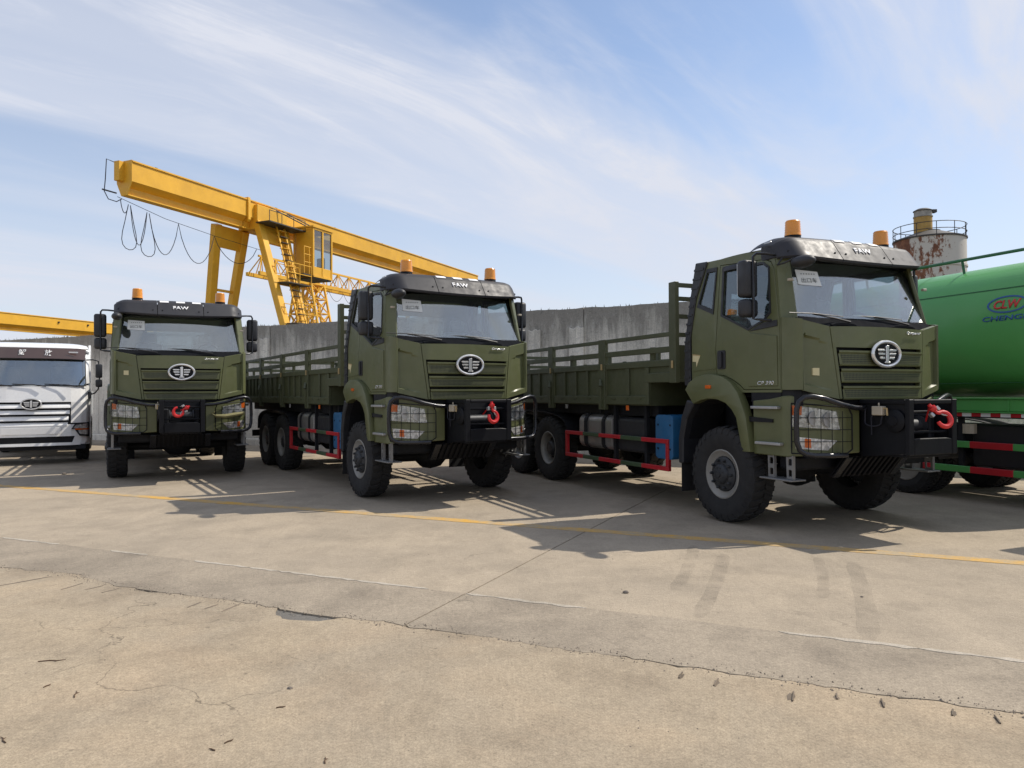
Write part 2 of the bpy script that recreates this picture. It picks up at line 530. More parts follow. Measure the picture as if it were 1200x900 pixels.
# ------------------------------------------------------------------ mesh builder
class MB:
    def __init__(s):
        s.v = []
        s.f = []

    def add(s, vs_, fs):
        o = len(s.v)
        s.v += [tuple(p) for p in vs_]
        s.f += [tuple(i + o for i in f) for f in fs]
        return s

    def bx(s, x0, x1, y0, y1, z0, z1):
        if x0 > x1: x0, x1 = x1, x0
        if y0 > y1: y0, y1 = y1, y0
        if z0 > z1: z0, z1 = z1, z0
        P = [(x0, y0, z0), (x1, y0, z0), (x1, y1, z0), (x0, y1, z0), (x0, y0, z1), (x1, y0, z1), (x1, y1, z1), (x0, y1, z1)]
        return s.add(P, [(0, 3, 2, 1), (4, 5, 6, 7), (0, 1, 5, 4), (1, 2, 6, 5), (2, 3, 7, 6), (3, 0, 4, 7)])

    def bar(s, a, b, w, h, up=(0, 0, 1)):
        """square bar from a to b, w across, h along up"""
        a = Vector(a); b = Vector(b)
        d = (b - a).normalized()
        u = Vector(up)
        r = d.cross(u)
        if r.length < 1e-5:
            r = d.cross(Vector((0, 1, 0)))
        r.normalize()
        u = r.cross(d).normalized()
        P = []
        for q in (a, b):
            for i, j in ((-1, -1), (1, -1), (1, 1), (-1, 1)):
                P.append(q + r * (i * w / 2) + u * (j * h / 2))
        return s.add(P, [(0, 1, 2, 3), (7, 6, 5, 4), (0, 4, 5, 1), (1, 5, 6, 2), (2, 6, 7, 3), (3, 7, 4, 0)])

    def tube(s, pts, r, n=8, closed=False, caps=True):
        pts = [Vector(p) for p in pts]
        N = len(pts)
        rr = r if isinstance(r, (list, tuple)) else [r] * N
        tang = []
        for i in range(N):
            if closed:
                t = pts[(i + 1) % N] - pts[i - 1]
            else:
                t = pts[min(i + 1, N - 1)] - pts[max(i - 1, 0)]
            tang.append(t.normalized())
        ref = Vector((0, 0, 1)) if abs(tang[0].z) < 0.9 else Vector((1, 0, 0))
        u = tang[0].cross(ref).normalized()
        P = []
        for i in range(N):
            t = tang[i]
            u = (u - t * u.dot(t))
            if u.length < 1e-6:
                u = t.orthogonal()
            u.normalize()
            w = t.cross(u)
            for k in range(n):
                a = 2 * pi * k / n
                P.append(pts[i] + (u * cos(a) + w * sin(a)) * rr[i])
        F = []
        for i in range(N if closed else N - 1):
            j = (i + 1) % N
            for k in range(n):
                k2 = (k + 1) % n
                F.append((i * n + k, i * n + k2, j * n + k2, j * n + k))
        if not closed and caps:
            F.append(tuple(range(n - 1, -1, -1)))
            F.append(tuple((N - 1) * n + k for k in range(n)))
        return s.add(P, F)

    def plate(s, outer, holes, fn0, fn1):
        """polygon with holes; fn0/fn1 map a 2D point to the two faces"""
        loops = [outer] + list(holes)
        flat = [p for lp in loops for p in lp]
        tris = tessellate_polygon([[Vector((p[0], p[1], 0)) for p in lp] for lp in loops])
        n = len(flat)
        P = [fn0(*p) for p in flat] + [fn1(*p) for p in flat]
        F = []
        for t in tris:
            F.append(tuple(t))
            F.append((t[2] + n, t[1] + n, t[0] + n))
        o = 0
        for lp in loops:
            m = len(lp)
            for i in range(m):
                j = (i + 1) % m
                F.append((o + i, o + j, o + j + n, o + i + n))
            o += m
        return s.add(P, F)

    def prism(s, poly, axis, a, b, holes=()):
        if axis == 'x':
            return s.plate(poly, holes, lambda p, q: (a, p, q), lambda p, q: (b, p, q))
        if axis == 'y':
            return s.plate(poly, holes, lambda p, q: (p, a, q), lambda p, q: (p, b, q))
        return s.plate(poly, holes, lambda p, q: (p, q, a), lambda p, q: (p, q, b))

    def lathe(s, prof, axis='x', c=(0, 0, 0), n=24, closed=False, caps=True):
        """prof: list of (radius, height along axis)"""
        P = []
        for r, h in prof:
            for k in range(n):
                a = 2 * pi * k / n
                p, q = r * cos(a), r * sin(a)
                if axis == 'x': P.append((c[0] + h, c[1] + p, c[2] + q))
                elif axis == 'y': P.append((c[0] + p, c[1] + h, c[2] + q))
                else: P.append((c[0] + p, c[1] + q, c[2] + h))
        F = []
        m = len(prof)
        for i in range(m if closed else m - 1):
            j = (i + 1) % m
            for k in range(n):
                k2 = (k + 1) % n
                F.append((i * n + k, i * n + k2, j * n + k2, j * n + k))
        if not closed and caps:
            if prof[0][0] > 1e-6: F.append(tuple(range(n)))
            if prof[-1][0] > 1e-6: F.append(tuple((m - 1) * n + k for k in range(n - 1, -1, -1)))
        return s.add(P, F)

    def grid(s, fn, nu, nv, thick=None):
        """surface fn(u,v); thick = vector offset for a second skin"""
        P = [fn(i / nu, j / nv) for j in range(nv + 1) for i in range(nu + 1)]
        F = []
        w = nu + 1
        for j in range(nv):
            for i in range(nu):
                F.append((j * w + i, j * w + i + 1, (j + 1) * w + i + 1, (j + 1) * w + i))
        if thick is not None:
            t = Vector(thick)
            n = len(P)
            P2 = [tuple(Vector(p) + t) for p in P]
            F2 = [tuple(i + n for i in reversed(f)) for f in F]
            E_ = []
            for i in range(nu):
                E_.append((i, i + n, i + 1 + n, i + 1))
                a = nv * w + i
                E_.append((a, a + 1, a + 1 + n, a + n))
            for j in range(nv):
                a, b = j * w, (j + 1) * w
                E_.append((a, b, b + n, a + n))
                a, b = j * w + nu, (j + 1) * w + nu
                E_.append((a, a + n, b + n, b))
            P += P2
            F += F2 + E_
        return s.add(P, F)

    def ell(s, c, r, nu=16, nv=8):
        P, F = [], []
        for j in range(nv + 1):
            t = pi * j / nv
            for i in range(nu):
                a = 2 * pi * i / nu
                P.append((c[0] + r[0] * sin(t) * cos(a), c[1] + r[1] * sin(t) * sin(a), c[2] + r[2] * cos(t)))
        for j in range(nv):
            for i in range(nu):
                i2 = (i + 1) % nu
                F.append((j * nu + i, j * nu + i2, (j + 1) * nu + i2, (j + 1) * nu + i))
        return s.add(P, F)

    def mirror(s):
        o = MB()
        o.v = [(-x, y, z) for x, y, z in s.v]
        o.f = [tuple(reversed(f)) for f in s.f]
        return o

    def build(s, name, mat, parent=None, bevel=0.0, seg=1, smooth=False, fn=None, angle=30, loc=None):
        me = bpy.data.meshes.new(name)
        vv = s.v if fn is None else [fn(*p) for p in s.v]
        me.from_pydata(vv, [], s.f)
        bm = bmesh.new()
        bm.from_mesh(me)
        bmesh.ops.remove_doubles(bm, verts=bm.verts, dist=1e-5)
        bmesh.ops.recalc_face_normals(bm, faces=bm.faces)
        if bevel > 0:
            th = radians(angle)
            es = [e for e in bm.edges if len(e.link_faces) == 2 and e.calc_face_angle(0) > th]
            if es:
                bmesh.ops.bevel(bm, geom=es, offset=bevel, segments=seg, profile=0.5, affect='EDGES', clamp_overlap=True)
        bm.to_mesh(me)
        bm.free()
        if smooth:
            me.shade_smooth()
            try:
                me.set_sharp_from_angle(angle=radians(38))
            except Exception:
                pass
        me.materials.append(M[mat])
        o = bpy.data.objects.new(name, me)
        COL.objects.link(o)
        if parent is not None:
            o.parent = parent
        if loc is not None:
            o.location = loc
        return o


def tag(o, label, cat, group=None, kind=None):
    if label: o['label'] = label
    if cat: o['category'] = cat
    if group: o['group'] = group
    if kind: o['kind'] = kind
    return o


def empty(name, loc=(0, 0, 0), rz=0.0):
    o = bpy.data.objects.new(name, None)
    COL.objects.link(o)
    o.location = loc
    o.rotation_euler = (0, 0, rz)
    o.empty_display_size = 0.3
    return o


def copy_tree(o, parent=None):
    c = o.copy()
    COL.objects.link(c)
    if parent is not None:
        c.parent = parent
    for ch in list(o.children):
        copy_tree(ch, c)
    return c


def inst(src, parent, loc=None, rot=None, name=None):
    c = src.copy()
    COL.objects.link(c)
    c.parent = parent
    if loc is not None: c.location = loc
    if rot is not None: c.rotation_euler = rot
    return c


def text_mesh(body, width=None, height=None, extrude=0.002, bold=0.0, shear=0.0):
    cu = bpy.data.curves.new('lettering', 'FONT')
    cu.body = body
    cu.size = 1.0
    cu.extrude = 0.0
    cu.offset = bold
    cu.shear = shear
    cu.resolution_u = 3
    ob = bpy.data.objects.new('tmp_lettering', cu)
    COL.objects.link(ob)
    dg = bpy.context.evaluated_depsgraph_get()
    me = bpy.data.meshes.new_from_object(ob.evaluated_get(dg))
    bpy.data.objects.remove(ob)
    bpy.data.curves.remove(cu)
    xs = [v.co.x for v in me.vertices]
    ys = [v.co.y for v in me.vertices]
    if not xs:
        return me
    x0, x1, y0, y1 = min(xs), max(xs), min(ys), max(ys)
    sx = width / (x1 - x0) if width else None
    sy = height / (y1 - y0) if height else None
    if sx is None: sx = sy
    if sy is None: sy = sx
    for v in me.vertices:
        v.co.x = (v.co.x - (x0 + x1) / 2) * sx
        v.co.y = (v.co.y - (y0 + y1) / 2) * sy
    bm = bmesh.new()
    bm.from_mesh(me)
    g = bmesh.ops.extrude_face_region(bm, geom=bm.faces[:])
    bmesh.ops.translate(bm, verts=[v for v in g['geom'] if isinstance(v, bmesh.types.BMVert)], vec=(0, 0, extrude))
    bmesh.ops.recalc_face_normals(bm, faces=bm.faces)
    bm.to_mesh(me)
    bm.free()
    return me


def lettering(body, mat, parent, mtx, width=None, height=None, bold=0.0, shear=0.0, extrude=0.003, bend=None, name='lettering'):
    me = text_mesh(body, width, height, extrude, bold, shear)
    me.transform(mtx)
    if bend:
        for v in me.vertices:
            v.co = Vector(bend(*v.co))
    me.materials.append(M[mat])
    o = bpy.data.objects.new(name, me)
    COL.objects.link(o)
    o.parent = parent
    return o


def frame_mtx(origin, xdir, ydir):
    x = Vector(xdir).normalized()
    y = Vector(ydir)
    y = (y - x * y.dot(x)).normalized()
    z = x.cross(y)
    m = Matrix((x, y, z)).transposed().to_4x4()
    m.translation = Vector(origin)
    return m


def rrect(y0, y1, z0, z1, r, n=4):
    P = []
    for cx, cy, a0 in ((y1 - r, z1 - r, 0), (y0 + r, z1 - r, 90), (y0 + r, z0 + r, 180), (y1 - r, z0 + r, 270)):
        for k in range(n + 1):
            a = radians(a0 + 90 * k / n)
            P.append((cx + r * cos(a), cy + r * sin(a)))
    return P


def subdiv_poly(poly, step):
    out = []
    n = len(poly)
    for i in range(n):
        a, b = poly[i], poly[(i + 1) % n]
        L = math.hypot(b[0] - a[0], b[1] - a[1])
        k = max(1, int(math.ceil(L / step)))
        for j in range(k):
            t = j / k
            out.append((a[0] + (b[0] - a[0]) * t, a[1] + (b[1] - a[1]) * t))
    return out


def lerp_tab(tab, x):
    if x <= tab[0][0]: return tab[0][1]
    for (a, ya), (b, yb) in zip(tab, tab[1:]):
        if x <= b:
            return ya + (yb - ya) * (x - a) / (b - a)
    return tab[-1][1]


def strip_plate(mb, rows, fn0, fn1):
    """rows: list of (x, z0, z1): a sheet made of quads between consecutive columns, with thickness"""
    P, F = [], []
    for x, z0, z1 in rows:
        P += [fn0(x, z0), fn0(x, z1), fn1(x, z0), fn1(x, z1)]
    n = len(rows)
    for i in range(n - 1):
        a, b = 4 * i, 4 * i + 4
        F += [(a, b, b + 1, a + 1), (a + 2, a + 3, b + 3, b + 2), (a + 1, b + 1, b + 3, a + 3), (a, a + 2, b + 2, b)]
    F += [(0, 1, 3, 2), (4 * n - 4, 4 * n - 2, 4 * n - 1, 4 * n - 3)]
    mb.add(P, F)
    return mb



# ------------------------------------------------------------------ ground and yard slabs
rnd = random.Random(7)
AV = Vector((0.907, -0.42, 0)).normalized()       # along the wall / slab edges
PV = Vector((-AV.y, AV.x, 0))                      # away from the camera, square to the wall


def yard(s, t, z=0.0):
    q = AV * s + PV * t
    return (q.x, q.y, z)


def slab(name, poly_st, z1, thick, mat):
    mb = MB()
    mb.plate(poly_st, [], lambda s, t: yard(s, t, z1 - thick), lambda s, t: yard(s, t, z1))
    o = mb.build(name, mat)
    o['kind'] = 'structure'
    return o


g = MB()
g.grid(lambda u, v: (-2500 + 5000 * u, -2500 + 5000 * v, -0.30), 20, 20)
tag(g.build('ground', 'earth'), None, None, kind='structure')


def jag_edge(s0, s1, tfn, step, amp, seed, bites=()):
    r = random.Random(seed)
    P = []
    s = s0
    drift = 0.0
    while s < s1:
        inside = -12 < s < 9
        drift = drift * 0.82 + r.gauss(0, amp * 0.5)
        t = tfn(s) + drift + (r.gauss(0, amp * 0.35) if inside else 0)
        for bs, bw, bd in bites:
            d = abs(s - bs) / bw
            if d < 1:
                t -= bd * (1 - d * d) ** 0.5
        P.append((s, t))
        s += step * r.uniform(0.4, 1.5) if inside else 1.5
    P.append((s1, tfn(s1)))
    return P


e1 = lambda s: 5.46 + 0.010 * (s + 9)
e2 = lambda s: 4.50 + 0.022 * (s + 7) + (0.10 * math.exp(-((s + 6.9) / 0.5) ** 2))
near_edge = jag_edge(-45, 45, e2, 0.055, 0.018, 3, bites=((-3.85, 0.30, 0.20), (-5.6, 0.5, 0.05), (-1.9, 0.35, 0.03), (-0.2, 0.6, 0.03)))
slab('near_slab', [(-45, -30)] + [(45, -30)] + list(reversed(near_edge)), 0.004, 0.13, 'concrete_near')
# middle strip, split by the expansion joint; its broken far edge lies on the far slab,
# a crack of changing width parts it from the near slab
J = -3.0


def mid_piece(s0, s1, seed):
    far = jag_edge(s0, s1, e1, 0.13, 0.010, seed)
    r = random.Random(seed + 50)
    near = []
    gpv = 0.008
    for s, t in near_edge:
        if s0 < s < s1:
            gpv = max(0.0008, min(0.013, gpv + r.gauss(0, 0.003)))
            near.append((s, max(t, e2(s) - .045) + gpv))
    near = [(s0, e2(s0) + .01)] + near + [(s1, e2(s1) + .01)]
    slab('middle_slab', near + list(reversed(far)), 0.005, 0.10, 'concrete_mid')
    # pale strips along the spalled far edge, painting in the light its lip catches
    r = random.Random(seed + 9)
    s = max(s0, -14)
    while s < min(s1, 9):
        L = r.uniform(.25, 1.1)
        if r.random() < .62 and s + L < s1:
            n = max(3, int(L / .07))
            up = [(s + L * k / n, e1(s + L * k / n) + r.uniform(.004, .03)) for k in range(n + 1)]
            dn = [(s + L * k / n, e1(s + L * k / n) - r.uniform(.012, .045)) for k in range(n + 1)]
            up[0] = (s, e1(s)); up[-1] = (s + L, e1(s + L))
            dn[0] = (s + .004, e1(s) - .006); dn[-1] = (s + L - .004, e1(s + L) - .006)
            slab('lit_edge_strip', dn + list(reversed(up)), 0.0085, 0.008, 'lit_edge_pale')
        s += L


mid_piece(-45, J - 0.007, 21)
mid_piece(J + 0.007, 45, 22)
slab('bedding', [(-45, 4.0), (45, 4.0), (45, 5.2), (-45, 5.2)], -0.014, 0.05, 'asphalt_patch')
slab('far_slab', [(-45, 5.2), (J - 0.008, 5.2), (J - 0.008, 19.6), (-45, 19.6)], 0.0, 0.14, 'concrete_far')
slab('far_slab', [(J + 0.008, 5.2), (45, 5.2), (45, 19.6), (J + 0.008, 19.6)], 0.0, 0.14, 'concrete_far')
# faint rubber marks left by parking trucks
for sa, ta, sb, tb, w in ((-1.62, 8.3, -1.41, 6.35, .13), (-1.25, 8.0, -1.08, 5.65, .13), (-.02, 8.1, .08, 5.62, .15), (-.35, 8.2, -.25, 6.6, .10), (2.2, 8.1, 2.4, 6.2, .14)):
    n = 14
    L_, R_ = [], []
    for k in range(n + 1):
        f = k / n
        ww = w / 2 * (1 + rnd.uniform(-.12, .12)) * (0.5 if k in (0, n) else 1)
        c = (sa + (sb - sa) * f + .03 * sin(3 * f), ta + (tb - ta) * f)
        L_.append((c[0] - ww, c[1])); R_.append((c[0] + ww, c[1]))
    mb = MB()
    mb.add([yard(p[0], p[1], .0022) for p in L_] + [yard(p[0], p[1], .0022) for p in R_], [(i, i + 1, n + 2 + i, n + 1 + i) for i in range(n)])
    o = mb.build('tyre_mark', 'tyre_stain')
    o['kind'] = 'structure'
# joint filler strips lie deep in the gap
slab('joint_filler', [(J - 0.007, 4.65), (J + 0.007, 4.65), (J + 0.007, 19), (J - 0.007, 19)], -0.008, 0.05, 'stone')
# grey mortar patch in the bite of the near slab
pp = []
for k in range(40):
    a = 2 * pi * k / 40
    pp.append((-3.85 + 0.40 * cos(a) * (1 + 0.12 * sin(3 * a) + rnd.uniform(-.05, .05)), 4.46 + 0.24 * sin(a) * (1 + rnd.uniform(-.06, .06))))
slab('mortar_patch', pp, -0.008, 0.05, 'asphalt_patch')
# yellow line, worn edges
le, re = [], []
s = -40.0
while s <= 25:
    w = 0.098 + rnd.gauss(0, 0.007)
    c = 8.60 + 0.009 * (s + 14)
    le.append((s, c - w + rnd.gauss(0, 0.004)))
    re.append((s, c + w + rnd.gauss(0, 0.004)))
    s += 0.16
slab('yellow_line', le + list(reversed(re)), 0.004, 0.003, 'yellow_paint')
# dirt lumps and crumbs along the broken edge (uncountable)
cr = MB()
for k in range(2600):
    s = rnd.uniform(-9, 4)
    t = e2(s) + rnd.gauss(0.0, 0.05)
    r = abs(rnd.gauss(0.003, 0.0035)) + 0.0015
    x, y, _ = yard(s, t)
    a = rnd.uniform(0, 6.28)
    zz = 0.004
    P = [(x + r * cos(a + b), y + r * sin(a + b), zz - 0.002) for b in (0, 1.57, 3.14, 4.71)] + [(x, y, zz + r * 0.9)]
    cr.add(P, [(0, 1, 4), (1, 2, 4), (2, 3, 4), (3, 0, 4), (3, 2, 1, 0)])
for k in range(700):
    s = rnd.uniform(-10, 5)
    t = rnd.uniform(2.2, 8.2)
    r = abs(rnd.gauss(0.002, 0.002)) + 0.001
    x, y, _ = yard(s, t)
    zz = 0.004 if t < e1(s) else 0.0
    a = rnd.uniform(0, 6.28)
    P = [(x + r * cos(a + b), y + r * sin(a + b), zz - 0.001) for b in (0, 1.57, 3.14, 4.71)] + [(x, y, zz + r * 0.8)]
    cr.add(P, [(0, 1, 4), (1, 2, 4), (2, 3, 4), (3, 0, 4), (3, 2, 1, 0)])
for k in range(7000):
    s = rnd.uniform(-9, 5)
    t = 1.6 + 3.0 * rnd.random() ** 0.8
    if sin(s * 1.7 + 2.1 * sin(t * 1.3)) + sin(t * 2.9 + s) < rnd.uniform(-1.6, 1.6):
        continue
    r = min(.006, abs(rnd.gauss(0.0012, 0.0012)) + 0.0009)
    x, y, _ = yard(s, t)
    a = rnd.uniform(0, 6.28)
    P = [(x + r * cos(a + b), y + r * sin(a + b), .003) for b in (0, 1.57, 3.14, 4.71)] + [(x, y, .004 + r * 0.8)]
    cr.add(P, [(0, 1, 4), (1, 2, 4), (2, 3, 4), (3, 0, 4)])
tag(cr.build('crumbs', 'grit'), 'small concrete crumbs and grit scattered along the broken slab edge', 'grit', kind='stuff')
# exposed rebar slots at the broken edge
for k, (sa, ta, sb, tb, w) in enumerate([(-6.95, 4.00, -6.84, 4.47, .030), (-6.30, 4.20, -6.33, 4.42, .022), (-6.1, 4.28, -6.08, 4.44, .020), (-5.88, 4.28, -5.86, 4.43, .018),
                                         (-4.84, 4.26, -4.86, 4.42, .022), (-4.68, 4.28, -4.68, 4.42, .022), (-4.50, 4.29, -4.53, 4.52, .024),
                                         (-0.95, 4.38, -0.95, 4.50, .018), (-0.74, 4.35, -0.74, 4.49, .02), (-0.325, 4.30, -0.33, 4.47, .026),
                                         (-0.1, 4.44, -0.1, 4.53, .020), (0.13, 4.42, 0.13, 4.56, .020), (0.46, 4.46, 0.47, 4.56, .018), (0.66, 4.45, 0.66, 4.57, .018)]):
    a = yard(sa, ta, 0.004)
    b = yard(sb, tb, 0.004)
    mb = MB()
    d = (Vector(b) - Vector(a))
    q = Vector((-d.y, d.x, 0)).normalized()
    if k < 7:
        n = 7
        P = []
        for i in range(n + 1):
            f = i / n
            c = Vector(a) + d * f
            ww = w * (0.35 + 0.65 * sin(pi * (0.12 + 0.8 * f))) * rnd.uniform(0.7, 1.2) / 2
            P += [(c + q * ww) + Vector((0, 0, 0.0012)), (c - q * ww) + Vector((0, 0, 0.0012)), c + q * rnd.uniform(-.3, .3) * ww + Vector((0, 0, 0.003 + rnd.uniform(0, .003)))]
        F = []
        for i in range(n):
            o = 3 * i
            F += [(o, o + 3, o + 5, o + 2), (o + 2, o + 5, o + 4, o + 1)]
        mb.add(P, F)
    else:
        # ragged chip with a stub of steel lying in it
        c = (Vector(a) + Vector(b)) / 2
        m_ = 13
        ring = []
        for i in range(m_):
            an = 2 * pi * i / m_
            rr = rnd.uniform(.55, 1.15)
            ring.append(c + d * (.38 * cos(an) * rr) + q * (w * .9 * sin(an) * rr) + Vector((0, 0, .0012)))
        mb.add(ring, [tuple(range(m_))])
        mb.tube([c - d * .35 + q * w * rnd.uniform(-.4, .4) + Vector((0, 0, .004)), c + d * .38 + q * w * rnd.uniform(-.4, .4) + Vector((0, 0, .008))], .005, 6)
    o = mb.build('rebar_stub', 'rebar')
    tag(o, ('short rusty rebar stub in the broken slab edge beside the grey mortar patch' if k < 7 else 'short rusty rebar stub in the slab edge past the expansion joint'), 'rebar', 'rebar stubs along the broken slab edge ' + ('by the patch' if k < 7 else 'past the joint'))

# twigs and leaves lying on the near slab
for x, y, L, a in [(-2.95, 4.72, .16, .1), (-2.72, 4.32, .05, 1.2), (-2.48, 4.2, .10, 1.9), (-2.51, 3.65, .09, 2.3), (-1.26, 4.01, .05, .3), (-1.39, 3.62, .05, .9), (-0.87, 3.43, .06, 1.7), (-1.44, 3.54, .04, 2.6)]:
    mb = MB()
    p0 = Vector((x, y, 0.008))
    d = Vector((cos(a), sin(a), 0))
    q = Vector((-d.y, d.x, 0))
    mb.tube([p0 - d * L / 2, p0 - d * L * .1 + q * L * .08, p0 + d * L * .2 + q * L * .02, p0 + d * L / 2 + q * L * .12], [.003, .0035, .003, .0015], 6)
    mb.tube([p0 + d * L * .1 + q * L * .04, p0 + d * L * .25 - q * L * .12], [.002, .001], 5)
    tag(mb.build('twig', 'twig', smooth=True), 'small dry brown twig lying on the tan concrete slab', 'twig', 'dry twigs on the near slab')
for x, y, r in [(0.96, 6.28, .026), (-1.29, 4.27, .018), (-9.68, 15.92, .05), (2.89, 6.12, .013)]:
    mb = MB()
    mb.ell((x, y, r * .35), (r, r * .8, r * .5), 9, 5)
    o = mb.build('stone', 'stone', fn=lambda a, b, c: (a + rnd.uniform(-1, 1) * r * .15, b + rnd.uniform(-1, 1) * r * .15, c))
    tag(o, 'small dark stone lying loose on the bare concrete', 'stone', 'loose stones on the concrete')

# ------------------------------------------------------------------ old concrete wall
WALL_T = 19.15
WALL_H = 4.07
wall = empty('concrete_wall', yard(0, WALL_T))
tag(wall, 'tall weathered grey concrete yard wall with black streaks and jagged top behind the trucks', 'wall')
wloc = Vector(yard(0, WALL_T))


def wallp(s, dt, z):
    q = AV * s + PV * dt
    return (q.x, q.y, z)


def wall_s(X):
    # the wall line in s for a world X
    return (X - PV.x * WALL_T) / AV.x


cuts = [-38, -32, -26.5, -21, wall_s(-14.1), wall_s(-8.17), wall_s(-2.6), wall_s(1.98), 0.0, 0.0]
cuts = sorted(set([round(c, 3) for c in cuts if c < wall_s(1.99)])) + [wall_s(1.98) + 5.2, wall_s(1.98) + 10.4, wall_s(1.98) + 16]
for i, (a, b) in enumerate(zip(cuts, cuts[1:])):
    mb = MB()
    n = max(6, int((b - a) / 0.22))
    top = []
    for k in range(n + 1):
        s = a + 0.012 + (b - a - 0.024) * k / n
        top.append((s, WALL_H - 0.02 + rnd.uniform(-0.018, 0.012)))
    poly = [(a + 0.012, -0.05), (b - 0.012, -0.05)] + list(reversed(top))
    mb.plate(poly, [], lambda s, z: wallp(s, 0, z), lambda s, z: wallp(s, 0.24, z))
    mb.build('wall_panel', 'old_concrete_wall', wall)
for X, w, h in [(-24, .5, 3.6), (-14.1, .5, 3.6), (-8.35, .42, 3.62), (-2.7, .45, 3.6), (0.66, .36, 3.5), (1.80, .42, 3.52), (7.2, .45, 3.6)]:
    s = wall_s(X)
    mb = MB()
    mb.plate([(s - w / 2, -0.05), (s + w / 2, -0.05), (s + w / 2, h), (s + w * .3, h - .03), (s + w * .1, h + .02), (s - w * .2, h - .05), (s - w / 2, h)], [], lambda a, z: wallp(a, -0.09, z), lambda a, z: wallp(a, -0.002, z))
    mb.build('pilaster', 'pilaster_concrete', wall, bevel=0.012)
mb = MB()
mb.plate([(cuts[0], -0.05), (cuts[-1], -0.05), (cuts[-1], 0.22), (cuts[0], 0.22)], [], lambda a, z: wallp(a, -0.28, z), lambda a, z: wallp(a, -0.095, z))
mb.build('plinth', 'old_concrete_wall', wall, bevel=0.02)
sh = MB()
for k in range(900):
    s = rnd.uniform(-34, 12)
    r = rnd.uniform(0.010, 0.03)
    h = abs(rnd.gauss(0.015, 0.04)) + 0.045
    x, y, _ = wallp(s, rnd.uniform(0.02, 0.22), 0)
    a = rnd.uniform(0, 6.28)
    zz = WALL_H - 0.06
    P = [(x + r * cos(a + b), y + r * sin(a + b), zz) for b in (0, 2.1, 4.2)] + [(x + rnd.gauss(0, .015), y, zz + h)]
    sh.add(P, [(0, 1, 3), (1, 2, 3), (2, 0, 3)])
o = sh.build('moss_and_shards', 'weed', wall)
o['kind'] = 'stuff'

# ------------------------------------------------------------------ gantry cranes
GA = Vector((0.394, 0.919, 0)).normalized()
GN = Vector((GA.y, -GA.x, 0))
crane = empty('gantry_crane', (-16.15, 30.25, 0))
tag(crane, 'tall yellow box-girder gantry crane with operator cabin and ladder leg', 'crane')


def gp(a, d, z):
    q = GA * a + GN * d
    return (q.x, q.y, z)


prof = [(-.47, 11.42), (.47, 11.42), (.47, 11.36), (.42, 11.36), (.42, 10.56), (.09, 10.34), (.09, 10.07), (.20, 10.05), (.20, 10.0), (-.20, 10.0), (-.20, 10.05), (-.09, 10.07), (-.09, 10.34), (-.42, 10.56), (-.42, 11.36), (-.47, 11.36)]
for a0, a1 in ((0.25, 6.85), (6.90, 33)):
    mb = MB()
    mb.plate(prof, [], lambda d, z: gp(a0, d, z), lambda d, z: gp(a1, d, z))
    mb.build('girder', 'crane_yellow', crane)
mb = MB()
mb.plate([(-.44, 11.44), (.44, 11.44), (.44, 10.54), (.18, 10.0), (-.18, 10.0), (-.44, 10.54)], [], lambda d, z: gp(0.22, d, z), lambda d, z: gp(0.25, d, z))
mb.build('end_plate', 'crane_yellow', crane)
mb = MB()
mb.plate([(-.30, 11.40), (.0, 11.40), (.0, 10.6), (-.30, 10.6)], [], lambda d, z: gp(-0.02, d, z), lambda d, z: gp(0.218, d, z))
mb.build('end_box', 'crane_yellow', crane)
mb = MB()
mb.plate([(-.48, 11.5), (.50, 11.5), (.52, 11.2), (.52, 10.4), (.46, 10.3), (.43, 10.55), (.43, 11.38), (-.48, 11.45)], [], lambda d, z: gp(6.80, d, z), lambda d, z: gp(6.95, d, z))
mb.build('joint_flange', 'crane_yellow', crane)
# head block over the legs
mb = MB()
mb.plate([(-.62, 10.02), (.62, 10.02), (.62, 11.25), (-.62, 11.25)], [], lambda d, z: gp(7.3, d, z), lambda d, z: gp(9.5, d, z))
mb.build('head_block', 'crane_yellow', crane, bevel=.02)
mb = MB()
for a0 in (1.5, 9.0, 14, 19, 24):
    mb.plate([(-.3, 11.43), (.3, 11.43), (.3, 11.50), (-.3, 11.50)], [], lambda d, z: gp(a0, d, z), lambda d, z: gp(a0 + 0.12, d, z))
mb.build('rail_clamp', 'crane_dark', crane)
legs = {'L1': ((5.7, -.45, 10.0), (8.09, -3.9, 0.0)), 'L2': ((7.55, -.45, 10.0), (8.9, -3.9, 0.0)), 'R1': ((7.5, .5, 10.4), (7.4, 3.9, 0.0)), 'R2': ((9.33, .5, 10.4), (8.3, 3.9, 0.0))}
for k, (p, q) in legs.items():
    mb = MB()
    mb.bar(gp(*p), gp(*q), 0.34, 0.42, up=GA)
    mb.build('leg', 'crane_yellow', crane, bevel=.02)
for sd, (p, q) in (('L', ('L1', 'L2')), ('R', ('R1', 'R2'))):
    A0, A1 = [Vector(gp(*x)) for x in legs[p]]
    B0, B1 = [Vector(gp(*x)) for x in legs[q]]
    mb = MB()
    f = 0.10
    n = (A0 - A1).cross(B0 - A0).normalized() * 0.06
    P = [A0 + n, B0 + n, B0.lerp(B1, f) + n, A0.lerp(A1, f) + n, A0 - n, B0 - n, B0.lerp(B1, f) - n, A0.lerp(A1, f) - n]
    mb.add(P, [(0, 1, 2, 3), (7, 6, 5, 4), (0, 4, 5, 1), (1, 5, 6, 2), (2, 6, 7, 3), (3, 7, 4, 0)])
    mb.build('leg_gusset', 'crane_yellow', crane)
    for f in (0.30, 0.55):
        mb = MB()
        mb.bar(A0.lerp(A1, f), B0.lerp(B1, f), 0.12, 0.12)
        mb.build('cross_brace', 'crane_yellow', crane)
